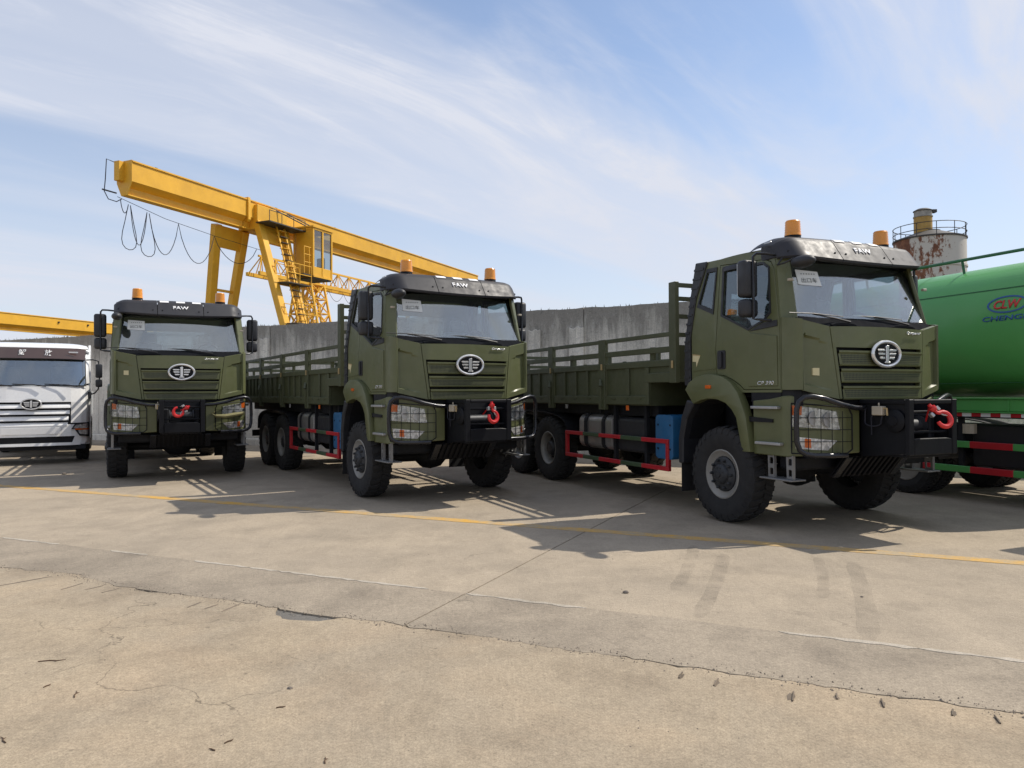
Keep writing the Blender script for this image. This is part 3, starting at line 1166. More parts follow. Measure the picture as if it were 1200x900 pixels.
for d in (-3.9, 3.9):
    mb = MB()
    mb.bar(gp(6.4, d, .25), gp(10.4, d, .25), .45, .5)
    mb.build('bogie', 'crane_yellow', crane)
# far support legs (hidden behind the lorries)
for a in (29.5, 30.8):
    for d in (-1, 1):
        mb = MB()
        mb.bar(gp(a, d * .4, 10.2), gp(a, d * 3.6, 0), .4, .4, up=GA)
        mb.build('leg', 'crane_yellow', crane)
# access ladder between the right-hand legs: two stringers and rungs, with caged landings
A0, A1 = [Vector(gp(*x)) for x in legs['R1']]
B0, B1 = [Vector(gp(*x)) for x in legs['R2']]
mb = MB()
off = GN * 0.42 + GA * 0.1
q0 = A0.lerp(B0, .55) + off
q1 = A1.lerp(B1, .55) + off
for e in (-.28, .28):
    mb.bar(q0 + GA * e, q1 + GA * e, .05, .09, up=GA)
mb.build('ladder_rail', 'crane_yellow', crane)
for k in range(30):
    f = 0.03 + k * 0.03
    c = q0.lerp(q1, f)
    mb = MB()
    mb.bar(c - GA * .27, c + GA * .27, .26, .03)
    mb.build('ladder_rung', 'crane_dark' if k % 3 else 'crane_yellow', crane)
for f in (0.30, 0.5):
    c = q0.lerp(q1, f)
    mb = MB()
    mb.bar(c - GA * .9, c + GA * .9, .8, .05)
    mb.build('landing', 'crane_dark', crane)
    for h in (.5, 1.0):
        mb = MB()
        for e in (-.4, .4):
            mb.bar(c - GA * .9 + GN * e + Vector((0, 0, h)), c + GA * .9 + GN * e + Vector((0, 0, h)), .035, .035)
        mb.build('landing_rail', 'crane_yellow', crane)
    mb = MB()
    for ea in (-.9, 0, .9):
        for e in (-.4, .4):
            mb.bar(c + GA * ea + GN * e, c + GA * ea + GN * e + Vector((0, 0, 1.0)), .035, .035)
    mb.build('landing_post', 'crane_yellow', crane)
# walkway between head block and cabin
mb = MB()
mb.plate([(.62, 10.28), (1.5, 10.28), (1.5, 10.34), (.62, 10.34)], [], lambda d, z: gp(7.2, d, z), lambda d, z: gp(10.0, d, z))
mb.build('walkway', 'crane_dark', crane)
mb = MB()
for z in (10.85,):
    mb.tube([gp(7.2, 1.48, z), gp(9.9, 1.48, z)], .02, 5)
for a in (7.2, 8.1, 9.0, 9.9):
    mb.tube([gp(a, 1.48, 10.3), gp(a, 1.48, 10.85)], .02, 5)
mb.build('walkway_rail', 'crane_dark', crane)
# cabin
CA0, CA1, CD0, CD1, CZ0, CZ1 = 9.95, 11.5, .75, 1.95, 7.95, 10.45
ee = .10
mb = MB()
for a in (CA0, CA1):
    for d in (CD0, CD1):
        mb.bar(gp(a, d, CZ0), gp(a, d, CZ1), ee, ee, up=GA)
am = (CA0 + CA1) / 2
mb.bar(gp(am, CD1, CZ0), gp(am, CD1, CZ1), ee, ee, up=GA)
for z in (CZ0, CZ1):
    for d in (CD0, CD1):
        mb.bar(gp(CA0, d, z), gp(CA1, d, z), ee, ee)
    for a in (CA0, CA1):
        mb.bar(gp(a, CD0, z), gp(a, CD1, z), ee, ee)
cab_f = mb.build('cabin_frame', 'crane_yellow', crane)
mb = MB()
mb.plate([(CA0, CZ0), (CA1, CZ0), (CA1, CZ0 + .5), (CA0, CZ0 + .5)], [], lambda a, z: gp(a, CD1 - .02, z), lambda a, z: gp(a, CD1 + .02, z))
mb.build('cabin_skirt', 'crane_yellow', crane)
mb = MB()
mb.plate([(CD0 + .1, CZ0), (CD1, CZ0), (CD1, CZ1), (CD0 + .1, CZ1)], [], lambda d, z: gp(CA0 - .02, d, z), lambda d, z: gp(CA0 + .02, d, z))
mb.build('cabin_wall', 'crane_yellow', crane)
mb = MB()
mb.plate([(CA0, CD0), (CA1, CD0), (CA1, CD1), (CA0, CD1)], [], lambda a, d: gp(a, d, CZ0 - .12), lambda a, d: gp(a, d, CZ0 - .06))
mb.build('cabin_floor', 'crane_dark', crane)
mb = MB()
mb.plate([(CA0 - .1, CD0 - .1), (CA1 + .1, CD0 - .1), (CA1 + .1, CD1 + .1), (CA0 - .1, CD1 + .1)], [], lambda a, d: gp(a, d, CZ1 + .06), lambda a, d: gp(a, d, CZ1 + .14))
mb.build('cabin_roof', 'crane_yellow', crane)
for a0, a1 in ((CA0 + .06, am - .06), (am + .06, CA1 - .06)):
    mb = MB()
    mb.plate([(a0, CZ0 + .52), (a1, CZ0 + .52), (a1, CZ1 - .06), (a0, CZ1 - .06)], [], lambda a, z: gp(a, CD1 - .01, z), lambda a, z: gp(a, CD1 + .01, z))
    mb.build('cabin_pane', 'side_glass', crane)
mb = MB()
mb.bar(gp(11.2, 1.3, CZ0), gp(11.2, 1.3, CZ0 + .55), .45, .45)
mb.bar(gp(11.45, 1.3, CZ0 + .5), gp(11.45, 1.3, CZ0 + 1.2), .45, .12, up=GA)
mb.build('operator_seat', 'crane_dark', crane)
for a in (8.3, 9.2):
    mb = MB()
    mb.tube([gp(a, .3, 11.45), gp(a + 1.7, 1.6, CZ1 + .1)], .035, 5)
    mb.build('stay_rod', 'crane_dark', crane)
mb = MB()
for z in (8.6, 9.0, 9.4):
    mb.tube([gp(9.3, 1.9, z), gp(10.1, 1.9, z)], .025, 5)
for a in (9.3, 9.7):
    mb.tube([gp(a, 1.9, 8.0), gp(a, 1.9, 9.4)], .025, 5)
mb.build('cabin_railing', 'crane_yellow', crane)
mb = MB()
mb.plate([(9.2, .9), (10.15, .9), (10.15, 1.95), (9.2, 1.95)], [], lambda a, d: gp(a, d, 7.92), lambda a, d: gp(a, d, 7.98))
mb.build('cabin_porch', 'crane_dark', crane)
# festoon cable under the girder
mb = MB()
mb.tube([gp(0.1, -.25, 9.95), gp(2.5, -.25, 9.55), gp(5.3, -.25, 9.35), gp(9.0, -.25, 9.2)], .012, 5)
mb.build('messenger_wire', 'wire', crane)
fe = []
kn = [(0.25, 9.85), (0.62, 9.75), (.72, 9.73), (1.55, 9.62), (1.66, 9.6), (3.23, 9.48), (5.35, 9.33), (8.2, 9.2)]
sag = [0.45, 1.9, 1.55, 1.9, 1.6, 1.55, 1.0]
for (a, z), (b, y), sg in zip(kn, kn[1:], sag):
    for k in range(12):
        t = k / 12
        bulge = 0.0
        if b - a < .2:
            bulge = .34 * sin(2 * pi * t) * (1 if t < 1 else 1)
        fe.append(gp(a + (b - a) * t - bulge * (1 if t < .5 else 1), -.25, z + (y - z) * t - sg * (4 * t * (1 - t)) ** 0.8))
fe.append(gp(*(kn[-1][0], -.25, kn[-1][1])))
mb = MB()
mb.tube(fe, .017, 5)
mb.build('festoon_cable', 'wire', crane)
mb = MB()
mb.tube([gp(.1, -.4, 11.4), gp(-.25, -.45, 11.45), gp(-.3, -.45, 10.6), gp(-.35, -.45, 10.1), gp(-.2, -.4, 9.8), gp(.1, -.3, 9.75), gp(.3, -.25, 9.9)], .02, 5)
mb.build('end_cable', 'wire', crane)
mb = MB()
mb.bar(gp(-.45, -.45, 10.15), gp(.1, -.3, 10.1), .05, .05)
mb.build('cable_arm', 'crane_dark', crane)

# second gantry crane, only its box girder shows over the white lorry
c2 = empty('gantry_crane', (-41.8, 60.0, 0))
tag(c2, 'yellow crane girder running low behind the roof of the white truck', 'crane')
G2 = Vector((sin(radians(18)), cos(radians(18)), 0))
N2 = Vector((G2.y, -G2.x, 0))


def gp2(a, d, z):
    q = G2 * a + N2 * d
    return (q.x, q.y, z)


pr2 = [(-.5, 8.55), (.5, 8.55), (.5, 8.48), (.45, 8.48), (.45, 7.6), (.1, 7.34), (.1, 7.17), (.2, 7.15), (.2, 7.1), (-.2, 7.1), (-.2, 7.15), (-.1, 7.17), (-.1, 7.34), (-.45, 7.6), (-.45, 8.48), (-.5, 8.48)]
mb = MB()
mb.plate(pr2, [], lambda d, z: gp2(-12, d, z), lambda d, z: gp2(30, d, z))
mb.build('girder', 'crane_yellow', c2)
for a in (5.0, 8.0):
    mb = MB()
    mb.lathe([(.09, 0), (.09, .12)], 'z', gp2(a, .48, 8.1), 8)
    mb.build('inspection_plug', 'crane_dark', c2)
for a in (-9, 27):
    for d in (-1, 1):
        mb = MB()
        mb.bar(gp2(a, d * .3, 7.6), gp2(a, d * 2.6, 0), .4, .4, up=G2)
        mb.build('leg', 'crane_yellow', c2)

# lattice crane behind the main one
c3 = empty('lattice_crane', (-18.3, 52, 0))
tag(c3, 'yellow triangular lattice girder crane seen under the box girder of the big gantry', 'crane')


def gp3(a, d, z):
    q = GA * a + GN * d
    return (q.x, q.y, z)


ZB, ZT = 10.3, 11.65
mb = MB()
for d in (-.55, .55):
    mb.bar(gp3(0, d, ZB), gp3(26, d, ZB), .22, .26)
mb.build('bottom_chord', 'crane_yellow', c3)
mb = MB()
mb.bar(gp3(.55, 0, ZT), gp3(25.5, 0, ZT), .14, .14)
mb.build('top_chord', 'crane_yellow', c3)
for k in range(17):
    a = .1 + k * 1.5
    for d in (-.55, .55):
        mb = MB()
        mb.bar(gp3(a, d, ZB), gp3(a + .75, 0, ZT), .075, .075)
        mb.bar(gp3(a + .75, 0, ZT), gp3(a + 1.5, d, ZB), .06, .06)
        mb.bar(gp3(a + .75, d, ZB), gp3(a + .75, 0, ZT), .05, .05)
        mb.build('lattice_web', 'crane_yellow', c3)
for k, (ac, dd, de) in enumerate([(6.2, -1.4, -.3), (6.2, 1.4, .3)]):
    for corner in ((-.8, -.45), (.8, -.45), (-.8, .45), (.8, .45)):
        mb = MB()
        mb.bar(gp3(ac + corner[0], de + corner[1], ZB), gp3(ac + corner[0] * 1.1, dd * 1.8 + corner[1] * .9, 0), .14, .14)
        mb.build('lattice_post', 'crane_yellow', c3)
    for q in range(9):
        f0, f1 = q / 9, (q + 1) / 9

        def cc(c, f):
            a = Vector(gp3(ac + c[0], de + c[1], ZB))
            b = Vector(gp3(ac + c[0] * 1.1, dd * 1.8 + c[1] * .9, 0))
            return a.lerp(b, f)
        mb = MB()
        for c0, c1 in (((-.8, -.45), (.8, -.45)), ((-.8, .45), (.8, .45)), ((-.8, -.45), (-.8, .45)), ((.8, -.45), (.8, .45))):
            mb.bar(cc(c0, f0), cc(c1, f1), .07, .07)
            mb.bar(cc(c1, f0), cc(c0, f1), .07, .07)
            mb.bar(cc(c0, f0), cc(c1, f0), .08, .08)
        mb.build('lattice_brace', 'crane_yellow', c3)
for a in (22,):
    for d in (-1, 1):
        mb = MB()
        mb.bar(gp3(a, d * .5, ZB), gp3(a, d * 2.4, 0), .3, .3, up=GA)
        mb.build('leg', 'crane_yellow', c3)
mb = MB()
pts = []
for k in range(5):
    for j in range(8):
        t = j / 8
        pts.append(gp3(7 + (k + t) * 2.0, -.3, ZB - .1 - .75 * 4 * t * (1 - t)))
mb.tube(pts, .02, 4)
mb.build('festoon_cable', 'wire', c3)

# ------------------------------------------------------------------ rusty silo
silo = empty('silo', (31.25, 54.9, 0))
tag(silo, 'white cylindrical silo streaked with rust and topped by a yellow vent pipe', 'silo')
mb = MB()
mb.lathe([(2.40, 0.0), (2.40, 10.75), (2.46, 10.8), (2.46, 10.95), (2.40, 11.0), (2.40, 13.0)], 'z', n=48)
mb.build('silo_shell', 'silo_paint', silo, smooth=True)
mb = MB()
mb.lathe([(2.47, 12.93), (2.47, 13.03), (.75, 13.65), (.75, 13.7)], 'z', n=48)
mb.build('silo_roof', 'crane_dark', silo, smooth=True)
simple('silo_yellow', (0.45, 0.27, 0.06), 0.7, var=0.2, dust=0.3, dustc=(0.35, 0.32, 0.27))
simple('silo_grey', (0.33, 0.31, 0.27), 0.8, var=0.25)
SX = -0.45
mb = MB()
mb.lathe([(.62, 13.4), (.62, 14.75)], 'z', (SX, 0, 0), n=24)
vp = mb.build('vent_pipe', 'silo_yellow', silo, smooth=True)
mb = MB()
mb.lathe([(.66, 14.72), (.66, 14.8), (.60, 14.82), (.60, 15.2)], 'z', (SX, 0, 0), n=24)
mb.build('vent_collar', 'silo_grey', vp, smooth=True)
mb = MB()
mb.lathe([(.66, 15.17), (.66, 15.22), (.4, 15.36), (0.0, 15.42)], 'z', (SX, 0, 0), n=24)
mb.bx(SX + .5, SX + .95, -.2, .2, 15.08, 15.3)
mb.build('vent_cap', 'crane_dark', vp)
for z in (13.45, 13.95):
    mb = MB()
    mb.tube([(2.42 * cos(2 * pi * k / 32), 2.42 * sin(2 * pi * k / 32), z) for k in range(32)], .03, 5, closed=True)
    mb.build('railing_hoop', 'crane_dark', silo)
for k in range(12):
    a = 2 * pi * k / 12 + .2
    mb = MB()
    mb.tube([(2.42 * cos(a), 2.42 * sin(a), 12.95), (2.42 * cos(a), 2.42 * sin(a), 13.95)], .028, 5)
    mb.build('railing_post', 'crane_dark', silo)

# ------------------------------------------------------------------ army-green cargo truck
# local frame: x across (camera right), y rearward, z up; origin on the ground under the nose
PLAN = [(0, .185), (.4, .193), (.7, .215), (.8, .245), (1.17, .322), (1.215, .37), (1.243, .45), (1.25, .57)]
BPLAN = [(0, .17), (.42, .17), (.6, .175), (.8, .22), (1.0, .30), (1.15, .39), (1.22, .46), (1.25, .55)]


def yf(x, z):
    return lerp_tab(PLAN, abs(x)) + 0.02 * (z - 1.6) / 0.9


def yb(x):
    return lerp_tab(BPLAN, abs(x))


def gw(z):
    return .70 + (z - 1.617) / (2.48 - 1.617) * .10


def tum(x, y, z):
    if z > 2.55:
        x *= 1 - 0.06 * (z - 2.55) / 0.95
    return (x, y, z)


def both(name, mat, parent, make, **kw):
    m = make()
    a = m.build(name, mat, parent, **kw)
    b = m.mirror().build(name, mat, parent, **kw)
    return a, b


def scale_poly(poly, k):
    cx = sum(p[0] for p in poly) / len(poly)
    cy = sum(p[1] for p in poly) / len(poly)
    return [(cx + (p[0] - cx) * k, cy + (p[1] - cy) * k) for p in poly]


def wall_path(mb, path, z0, z1, th):
    """vertical wall along a plan path; z0/z1 numbers or functions of index"""
    n = len(path)
    P, F = [], []
    for i, (x, y) in enumerate(path):
        a = Vector(path[max(i - 1, 0)])
        b = Vector(path[min(i + 1, n - 1)])
        t = (b - a).normalized()
        nx, ny = -t.y, t.x
        za = z0[i] if isinstance(z0, list) else z0
        zb = z1[i] if isinstance(z1, list) else z1
        P += [(x, y, za), (x, y, zb), (x + nx * th, y + ny * th, za), (x + nx * th, y + ny * th, zb)]
    for i in range(n - 1):
        a, b = 4 * i, 4 * i + 4
        F += [(a, b, b + 1, a + 1), (a + 2, a + 3, b + 3, b + 2), (a + 1, b + 1, b + 3, a + 3), (a, a + 2, b + 2, b)]
    F += [(0, 1, 3, 2), (4 * n - 4, 4 * n - 2, 4 * n - 1, 4 * n - 3)]
    mb.add(P, F)
    return mb


def sheetq(mb, tl, bl, br, tr, off, th, curve=yb, n=12):
    """four-cornered sheet in (x,z), wrapped on a plan curve"""
    def fn(u, v):
        x = (bl[0] * (1 - u) + br[0] * u) * (1 - v) + (tl[0] * (1 - u) + tr[0] * u) * v
        z = (bl[1] * (1 - u) + br[1] * u) * (1 - v) + (tl[1] * (1 - u) + tr[1] * u) * v
        return (x, curve(x) - off, z)
    mb.grid(fn, n, 3, thick=(0, th, 0))
    return mb


# ---- wheel prototype pieces (shared mesh data)
def tyre_mesh(R=.63, W=.375, rim=.30, lugs=30):
    mb = MB()
    h = W / 2
    prof = [(rim, -h * .78), (rim + .03, -h * .86), (rim + .12, -h * .99), (R - .12, -h * 1.0), (R - .055, -h * .93), (R - .022, -h * .84), (R - .022, -h * .4),
            (R - .022, h * .4), (R - .022, h * .84), (R - .055, h * .93), (R - .12, h * 1.0), (rim + .12, h * .99), (rim + .03, h * .86), (rim, h * .78), (rim - .02, 0)]
    mb.lathe(prof, 'x', n=60, closed=True)
    ci = R - .034
    for k in range(lugs):
        for sd, ph in ((-1, 0.0), (1, 0.5)):
            a0 = 2 * pi * (k + ph) / lugs
            da = 2 * pi / lugs * .60

            def pt(a, x, r):
                return (x, r * cos(a), r * sin(a))
            # chevron block from centre to shoulder
            xs = [sd * .008, sd * h * .5, sd * h * .93]
            sk = [0.0, .055, .075]
            P = []
            for x, s_ in zip(xs, sk):
                rr = R if abs(x) < h * .8 else R - .022
                for r, w in ((ci, 1.0), (rr, .86)):
                    P.append(pt(a0 + s_ * 1.0 + da * (.5 - w / 2), x, r))
                    P.append(pt(a0 + s_ * 1.0 + da * (.5 + w / 2), x, r))
            F = [(0, 1, 3, 2), (8, 10, 11, 9)]
            for q in (0, 4):
                F += [(q + 2, q + 3, q + 7, q + 6), (q, q + 2, q + 6, q + 4), (q + 1, q + 5, q + 7, q + 3)]
            mb.add(P, F)
            # shoulder block on the sidewall edge
            P = []
            for r, x in ((R - .024, sd * h * .90), (R - .095, sd * h * 1.03)):
                for w in (0.12, .72):
                    P.append(pt(a0 + .075 + da * w, x, r))
                    P.append(pt(a0 + .075 + da * w, x - sd * .03, r - .004))
            mb.add(P, [(0, 2, 6, 4), (0, 4, 5, 1), (2, 3, 7, 6), (4, 6, 7, 5), (0, 1, 3, 2)])
    return mb


def make_wheel(parent, loc, front=True, left=True, proto={}):
    sx = -1 if left else 1
    w = empty('wheel', loc)
    w.parent = parent
    key = ('front' if front else 'rear')
    if key not in proto:
        t = tyre_mesh().build('tyre', 'rubber', smooth=True)
        mb = MB()
        if front:
            prof = [(.315, -.150), (.325, -.162), (.31, -.168), (.285, -.150), (.262, -.135), (.235, -.125), (.225, -.10), (.215, -.02)]
        else:
            prof = [(.315, -.150), (.325, -.162), (.31, -.168), (.285, -.150), (.270, -.10), (.255, -.03), (.24, .0), (.215, .02)]
        mb.lathe(prof, 'x', n=36, caps=False)
        r = mb.build('rim', 'rim', smooth=True)
        mb = MB()
        if front:
            prof = [(.232, -.06), (.228, -.14), (.19, -.165), (.135, -.170), (.125, -.195), (.10, -.215), (.045, -.22), (.04, -.235), (0.0, -.237)]
        else:
            prof = [(.25, .01), (.22, -.02), (.15, -.03), (.14, -.10), (.11, -.135), (.05, -.14), (0.0, -.14)]
        mb.lathe(prof, 'x', n=32)
        for k in range(10):
            a = 2 * pi * k / 10
            rr = .185 if front else .19
            xx = -.165 if front else -.025
            mb.lathe([(.021, xx), (.021, xx - .03), (.012, xx - .04), (0, xx - .042)], 'x', (0, rr * cos(a), rr * sin(a)), n=6)
        for k in range(8):
            a = 2 * pi * (k + .5) / 8
            xx = -.205 if front else -.13
            mb.lathe([(.012, xx), (.012, xx - .016), (0, xx - .017)], 'x', (0, .085 * cos(a), .085 * sin(a)), n=6)
        hb = mb.build('hub', 'hub', smooth=True)
        proto[key] = (t, r, hb)
        for o in proto[key]:
            o.parent = w
            if not left: o.rotation_euler = (0, 0, pi)
    else:
        for o in proto[key]:
            c = inst(o, w, (0, 0, 0), (0, 0, 0 if left else pi))
    return w


def build_truck():
    root = empty('cargo_truck')
    # ------------ cab shell
    mb = MB()
    mb.bx(-1.21, 1.21, .62, 2.26, 1.70, 1.76)
    mb.build('cab_floor', 'chassis', root)
    door = [(1.735, 3.405), (.90, 3.35), (.80, 3.30), (.745, 3.20), (.622, 2.6), (.606, 1.737), (1.22, 1.737), (1.30, 1.80), (1.45, 1.875), (1.6, 1.925), (1.74, 1.94), (1.765, 2.3)]
    doorw = [(1.655, 3.35), (.93, 3.305), (.83, 3.235), (.765, 2.68), (.874, 2.59), (1.134, 2.50), (1.645, 2.725)]
    rearw = [(2.0, 3.375), (1.805, 3.37), (1.835, 2.79), (2.155, 2.91)]
    outer = [(.588, 1.70), (2.27, 1.70), (2.27, 2.5), (2.2, 3.1), (2.12, 3.44), (2.02, 3.50), (.95, 3.475), (.78, 3.42), (.722, 3.28), (.604, 2.62), (.588, 2.57)]
    gap = [(p[0] + (0.007 if p[0] > 1.2 else -0.007), p[1] + (0.007 if p[1] > 2.4 else -.007)) for p in door]

    def mk():
        m = MB()
        m.prism(outer, 'x', -1.25, -1.205, holes=[gap, rearw])
        return m
    sides = both('cab_side', 'olive', root, mk, fn=tum)
    # recessed jamb behind the door gap
    both('door_jamb', 'chassis', root, lambda: MB().prism(scale_poly(door, 1.03), 'x', -1.222, -1.206, holes=[scale_poly(door, .94)]), fn=tum)
    doors = both('door', 'olive', root, lambda: MB().prism(door, 'x', -1.252, -1.215, holes=[doorw]), bevel=.006, fn=tum, angle=60)
    for d, sd in zip(doors, (-1, 1)):
        mir = (lambda m: m) if sd < 0 else (lambda m: m.mirror())
        mir(MB().prism([(1.118, 2.455), (.65, 2.385), (.64, 1.775), (1.132, 1.775)], 'x', -1.266, -1.250)).build('door_panel', 'olive', d, bevel=.008, fn=tum)
        mir(MB().prism([(1.12, 2.47), (.885, 2.56), (.64, 2.575), (.64, 2.50)], 'x', -1.262, -1.250)).build('mirror_trim', 'plastic', d, bevel=.004, fn=tum)
        mir(MB().prism(rrect(1.565, 1.725, 2.01, 2.26, .03), 'x', -1.262, -1.251)).build('handle_plate', 'plastic', d, bevel=.004)
        mir(MB().prism(rrect(1.615, 1.675, 2.03, 2.24, .02), 'x', -1.286, -1.262)).build('handle', 'plastic', d, bevel=.008)
        mir(MB().prism(scale_poly(doorw, 1.045), 'x', -1.262, -1.250, holes=[scale_poly(doorw, .975)])).build('window_seal', 'plastic', d, fn=tum)
        mir(MB().prism(scale_poly(doorw, .985), 'x', -1.236, -1.231)).build('window_pane', 'side_glass', d, fn=tum)
    for sc_, sd in zip(sides, (-1, 1)):
        mir = (lambda m: m) if sd < 0 else (lambda m: m.mirror())
        mir(MB().prism(scale_poly(rearw, 1.10), 'x', -1.262, -1.249, holes=[scale_poly(rearw, .90)])).build('window_seal', 'plastic', sc_, fn=tum)
        mir(MB().prism(scale_poly(rearw, .93), 'x', -1.240, -1.234)).build('window_pane', 'side_glass', sc_, fn=tum)
        # body crease and reflector flag
        mir(MB().prism([(2.265, 2.015), (1.77, 2.035), (1.77, 2.02), (2.265, 2.0)], 'x', -1.259, -1.249)).build('belt_moulding', 'olive', sc_)
        mir(MB().prism([(2.25, 2.225), (2.09, 2.205), (2.17, 2.06), (2.175, 2.13), (2.25, 2.135)], 'x', -1.2535, -1.2495)).build('reflector_flag', 'dial_cream', sc_)
        mir(MB().prism([(2.25, 2.240), (2.08, 2.219), (2.09, 2.206), (2.25, 2.226)], 'x', -1.2537, -1.2494)).build('reflector_edge', 'brass', sc_)
        # black ribbed air-deflector strip on the rear edge
        st = [(1.99, 3.505), (2.25, 3.52), (2.33, 3.0), (2.405, 2.4), (2.415, 1.80), (2.285, 1.80), (2.285, 2.45), (2.20, 3.0)]
        df = mir(MB().prism(st, 'x', -1.275, -1.12)).build('rear_deflector', 'plastic', root, bevel=.012, fn=tum)
        for k in range(13):
            m = MB()
            z = 1.9 + k * .125
            y0 = lerp_tab([(1.8, 2.295), (2.45, 2.295), (3.0, 2.21), (3.5, 2.02)], z)
            y1 = lerp_tab([(1.8, 2.405), (2.4, 2.395), (3.0, 2.32), (3.52, 2.24)], z)
            m.bx(-1.284, -1.27, y0, y1, z, z + .03)
            mir(m).build('rib', 'plastic', df, fn=tum)
    # roof
    mb = MB()
    mb.grid(lambda u, v: (-1.235 + 2.47 * u, .88 + 1.27 * v, 3.478 + .085 * (1 - (2 * u - 1) ** 4) + .025 * sin(pi * min(1, v * 1.05)) - .03 * max(0, v - .9) * 10), 16, 12, thick=(0, 0, -.04))
    mb.build('roof', 'olive', root, smooth=True, fn=tum)
    # back wall with rear window
    mb = MB()
    mb.prism([(-1.2, 1.72), (1.2, 1.72), (1.2, 3.4), (1.1, 3.5), (-1.1, 3.5), (-1.2, 3.4)], 'y', 2.22, 2.26, holes=[[(-.6, 2.55), (.6, 2.55), (.6, 3.12), (-.6, 3.12)]])
    bw = mb.build('back_wall', 'olive', root, fn=tum)
    MB().prism([(-.61, 2.54), (.61, 2.54), (.61, 3.13), (-.61, 3.13)], 'y', 2.238, 2.243).build('rear_pane', 'side_glass', bw)
    # A pillars
    def mkA():
        m = MB()
        s0, f0 = Vector((-1.25, .60, 2.56)), Vector((-1.13, .435, 2.56))
        s1, f1 = Vector((-1.25, .735, 3.40)), Vector((-1.115, .64, 3.40))
        e = Vector((.03, .04, 0))
        m.add([s0, f0, f1, s1, s0 + e, f0 + e, f1 + e, s1 + e], [(0, 1, 2, 3), (7, 6, 5, 4), (0, 4, 5, 1), (1, 5, 6, 2), (2, 6, 7, 3), (3, 7, 4, 0)])
        return m
    both('windscreen_pillar', 'olive', root, mkA, fn=tum, bevel=.01)
    both('pillar_clip', 'cream_paint', root, lambda: MB().bx(-1.20, -1.135, .49, .53, 3.03, 3.06), bevel=.004)
    # front panel: top band and two side ribs round the grille
    def fmap(u, z, off=0.0):
        x = u * gw(z)
        return (x, yf(x, z) - off, z)
    mb = MB()
    mb.grid(lambda u, v: fmap(2 * u - 1, 2.232 + (2.488 - 2.232) * v - .012 * (2 * u - 1) ** 2 * v), 24, 4, thick=(0, .05, 0))
    fp = mb.build('front_panel', 'olive', root, smooth=True)
    mb = MB()
    mb.grid(lambda u, v: (lambda p: (p[0], p[1] + .0 + .06 * v, p[2] - .004 * v))(fmap(2 * u - 1, 2.488 - .012 * (2 * u - 1) ** 2)), 24, 3, thick=(0, 0, -.02))
    mb.build('panel_lip', 'olive', fp, smooth=True)
    for sd in (-1, 1):
        mb = MB()
        mb.grid(lambda u, v: fmap(sd * (.945 + .055 * u), 1.617 + (2.24 - 1.617) * v), 2, 8, thick=(0, .07, 0))
        mb.build('grille_rib', 'olive', root, bevel=.006)
    mb = MB()
    mb.grid(lambda u, v: fmap((2 * u - 1) * .96, 1.60 + (2.25 - 1.60) * v, -.075), 16, 2, thick=(0, .02, 0))
    mb.build('grille_back', 'chassis', root)
    for zt, zb_ in ((2.200, 2.008), (1.982, 1.806), (1.776, 1.606)):
        def prof(v):
            # returns (z, off)
            tab = [(0, zb_, -.06), (.12, zb_ + .006, .0), (.2, zb_ + .02, .006), (.74, zt - .045, .006), (.84, zt - .028, .022), (.93, zt - .006, .022), (1.0, zt, -.06)]
            for (a, z0, o0), (b, z1, o1) in zip(tab, tab[1:]):
                if v <= b + 1e-9:
                    t = (v - a) / (b - a)
                    return z0 + (z1 - z0) * t, o0 + (o1 - o0) * t
            return zt, -.06
        vs_ = [0, .06, .12, .2, .47, .74, .84, .93, 1.0]
        mb = MB()
        P, F = [], []
        us = [-.938 + 1.876 * i / 24 for i in range(25)]
        for v in vs_:
            z, off = prof(v)
            for u in us:
                P.append(fmap(u, z, off))
        for j in range(len(vs_) - 1):
            for i in range(24):
                F.append((j * 25 + i, j * 25 + i + 1, (j + 1) * 25 + i + 1, (j + 1) * 25 + i))
        mb.add(P, F)
        sl = mb.build('grille_slat', 'olive', root)
        mb = MB()
        mb.grid(lambda u, v: fmap((2 * u - 1) * (.905 - .03 * (1 - v)), zb_ + .034 + (zt - zb_ - .085) * v, .0085), 24, 1)
        mb.build('perforated_mesh', 'perforated', sl)
    # angled corner panels with a dished face
    def mkC():
        def fn(u, v):
            zb_ = 1.72 + (1.617 - 1.72) * u
            zt = 2.555 + (2.478 - 2.555) * u
            z = zb_ + (zt - zb_) * v
            x = -1.165 + (1.165 - gw(z) - .010) * u
            y = yf(x, z)
            d = 0.0
            if .05 < u < .88 and .115 < v < .80 - .06 * u:
                d = .045 * max(0, 1 - (u - .05) / .80)
            return (x, y + d, z)
        return MB().grid(fn, 26, 34, thick=(.0, .03, 0))
    both('corner_panel', 'olive', root, mkC)
    both('corner_lip', 'olive', root, lambda: MB().grid(lambda u, v: (-1.165 + .355 * u, yf(-1.165 + .355 * u, 2.5) + .05 * v, 2.553 - .074 * u + .01 * v), 6, 2, thick=(0, 0, -.02)))
    def mkCC():
        m = MB()
        path = [(-1.175, .322), (-1.195, .338), (-1.218, .37), (-1.238, .425), (-1.249, .50), (-1.2505, .58)]
        wall_path(m, list(reversed(path)), 1.73, [2.60, 2.59, 2.58, 2.572, 2.566, 2.56], .035)
        return m
    both('corner_cover', 'olive', root, mkCC, smooth=True)
    # black underlip between cab and bumper
    both('cab_underlip', 'chassis', root, lambda: wall_path(MB(), [(-1.235, 1.10), (-1.235, .57), (-1.20, .44), (-1.15, .38), (-.78, .29), (0, .25)], 1.50, 1.735, .05))
    # cowl, windscreen
    def glass(u, v, off=0.0):
        a = 2 * u - 1
        hw = 1.135 - .055 * v
        return (a * hw, .335 + .13 * a * a + .255 * v + .03 * v * a * a - off, 2.595 + .735 * v - .012 * a * a * (1 - v))
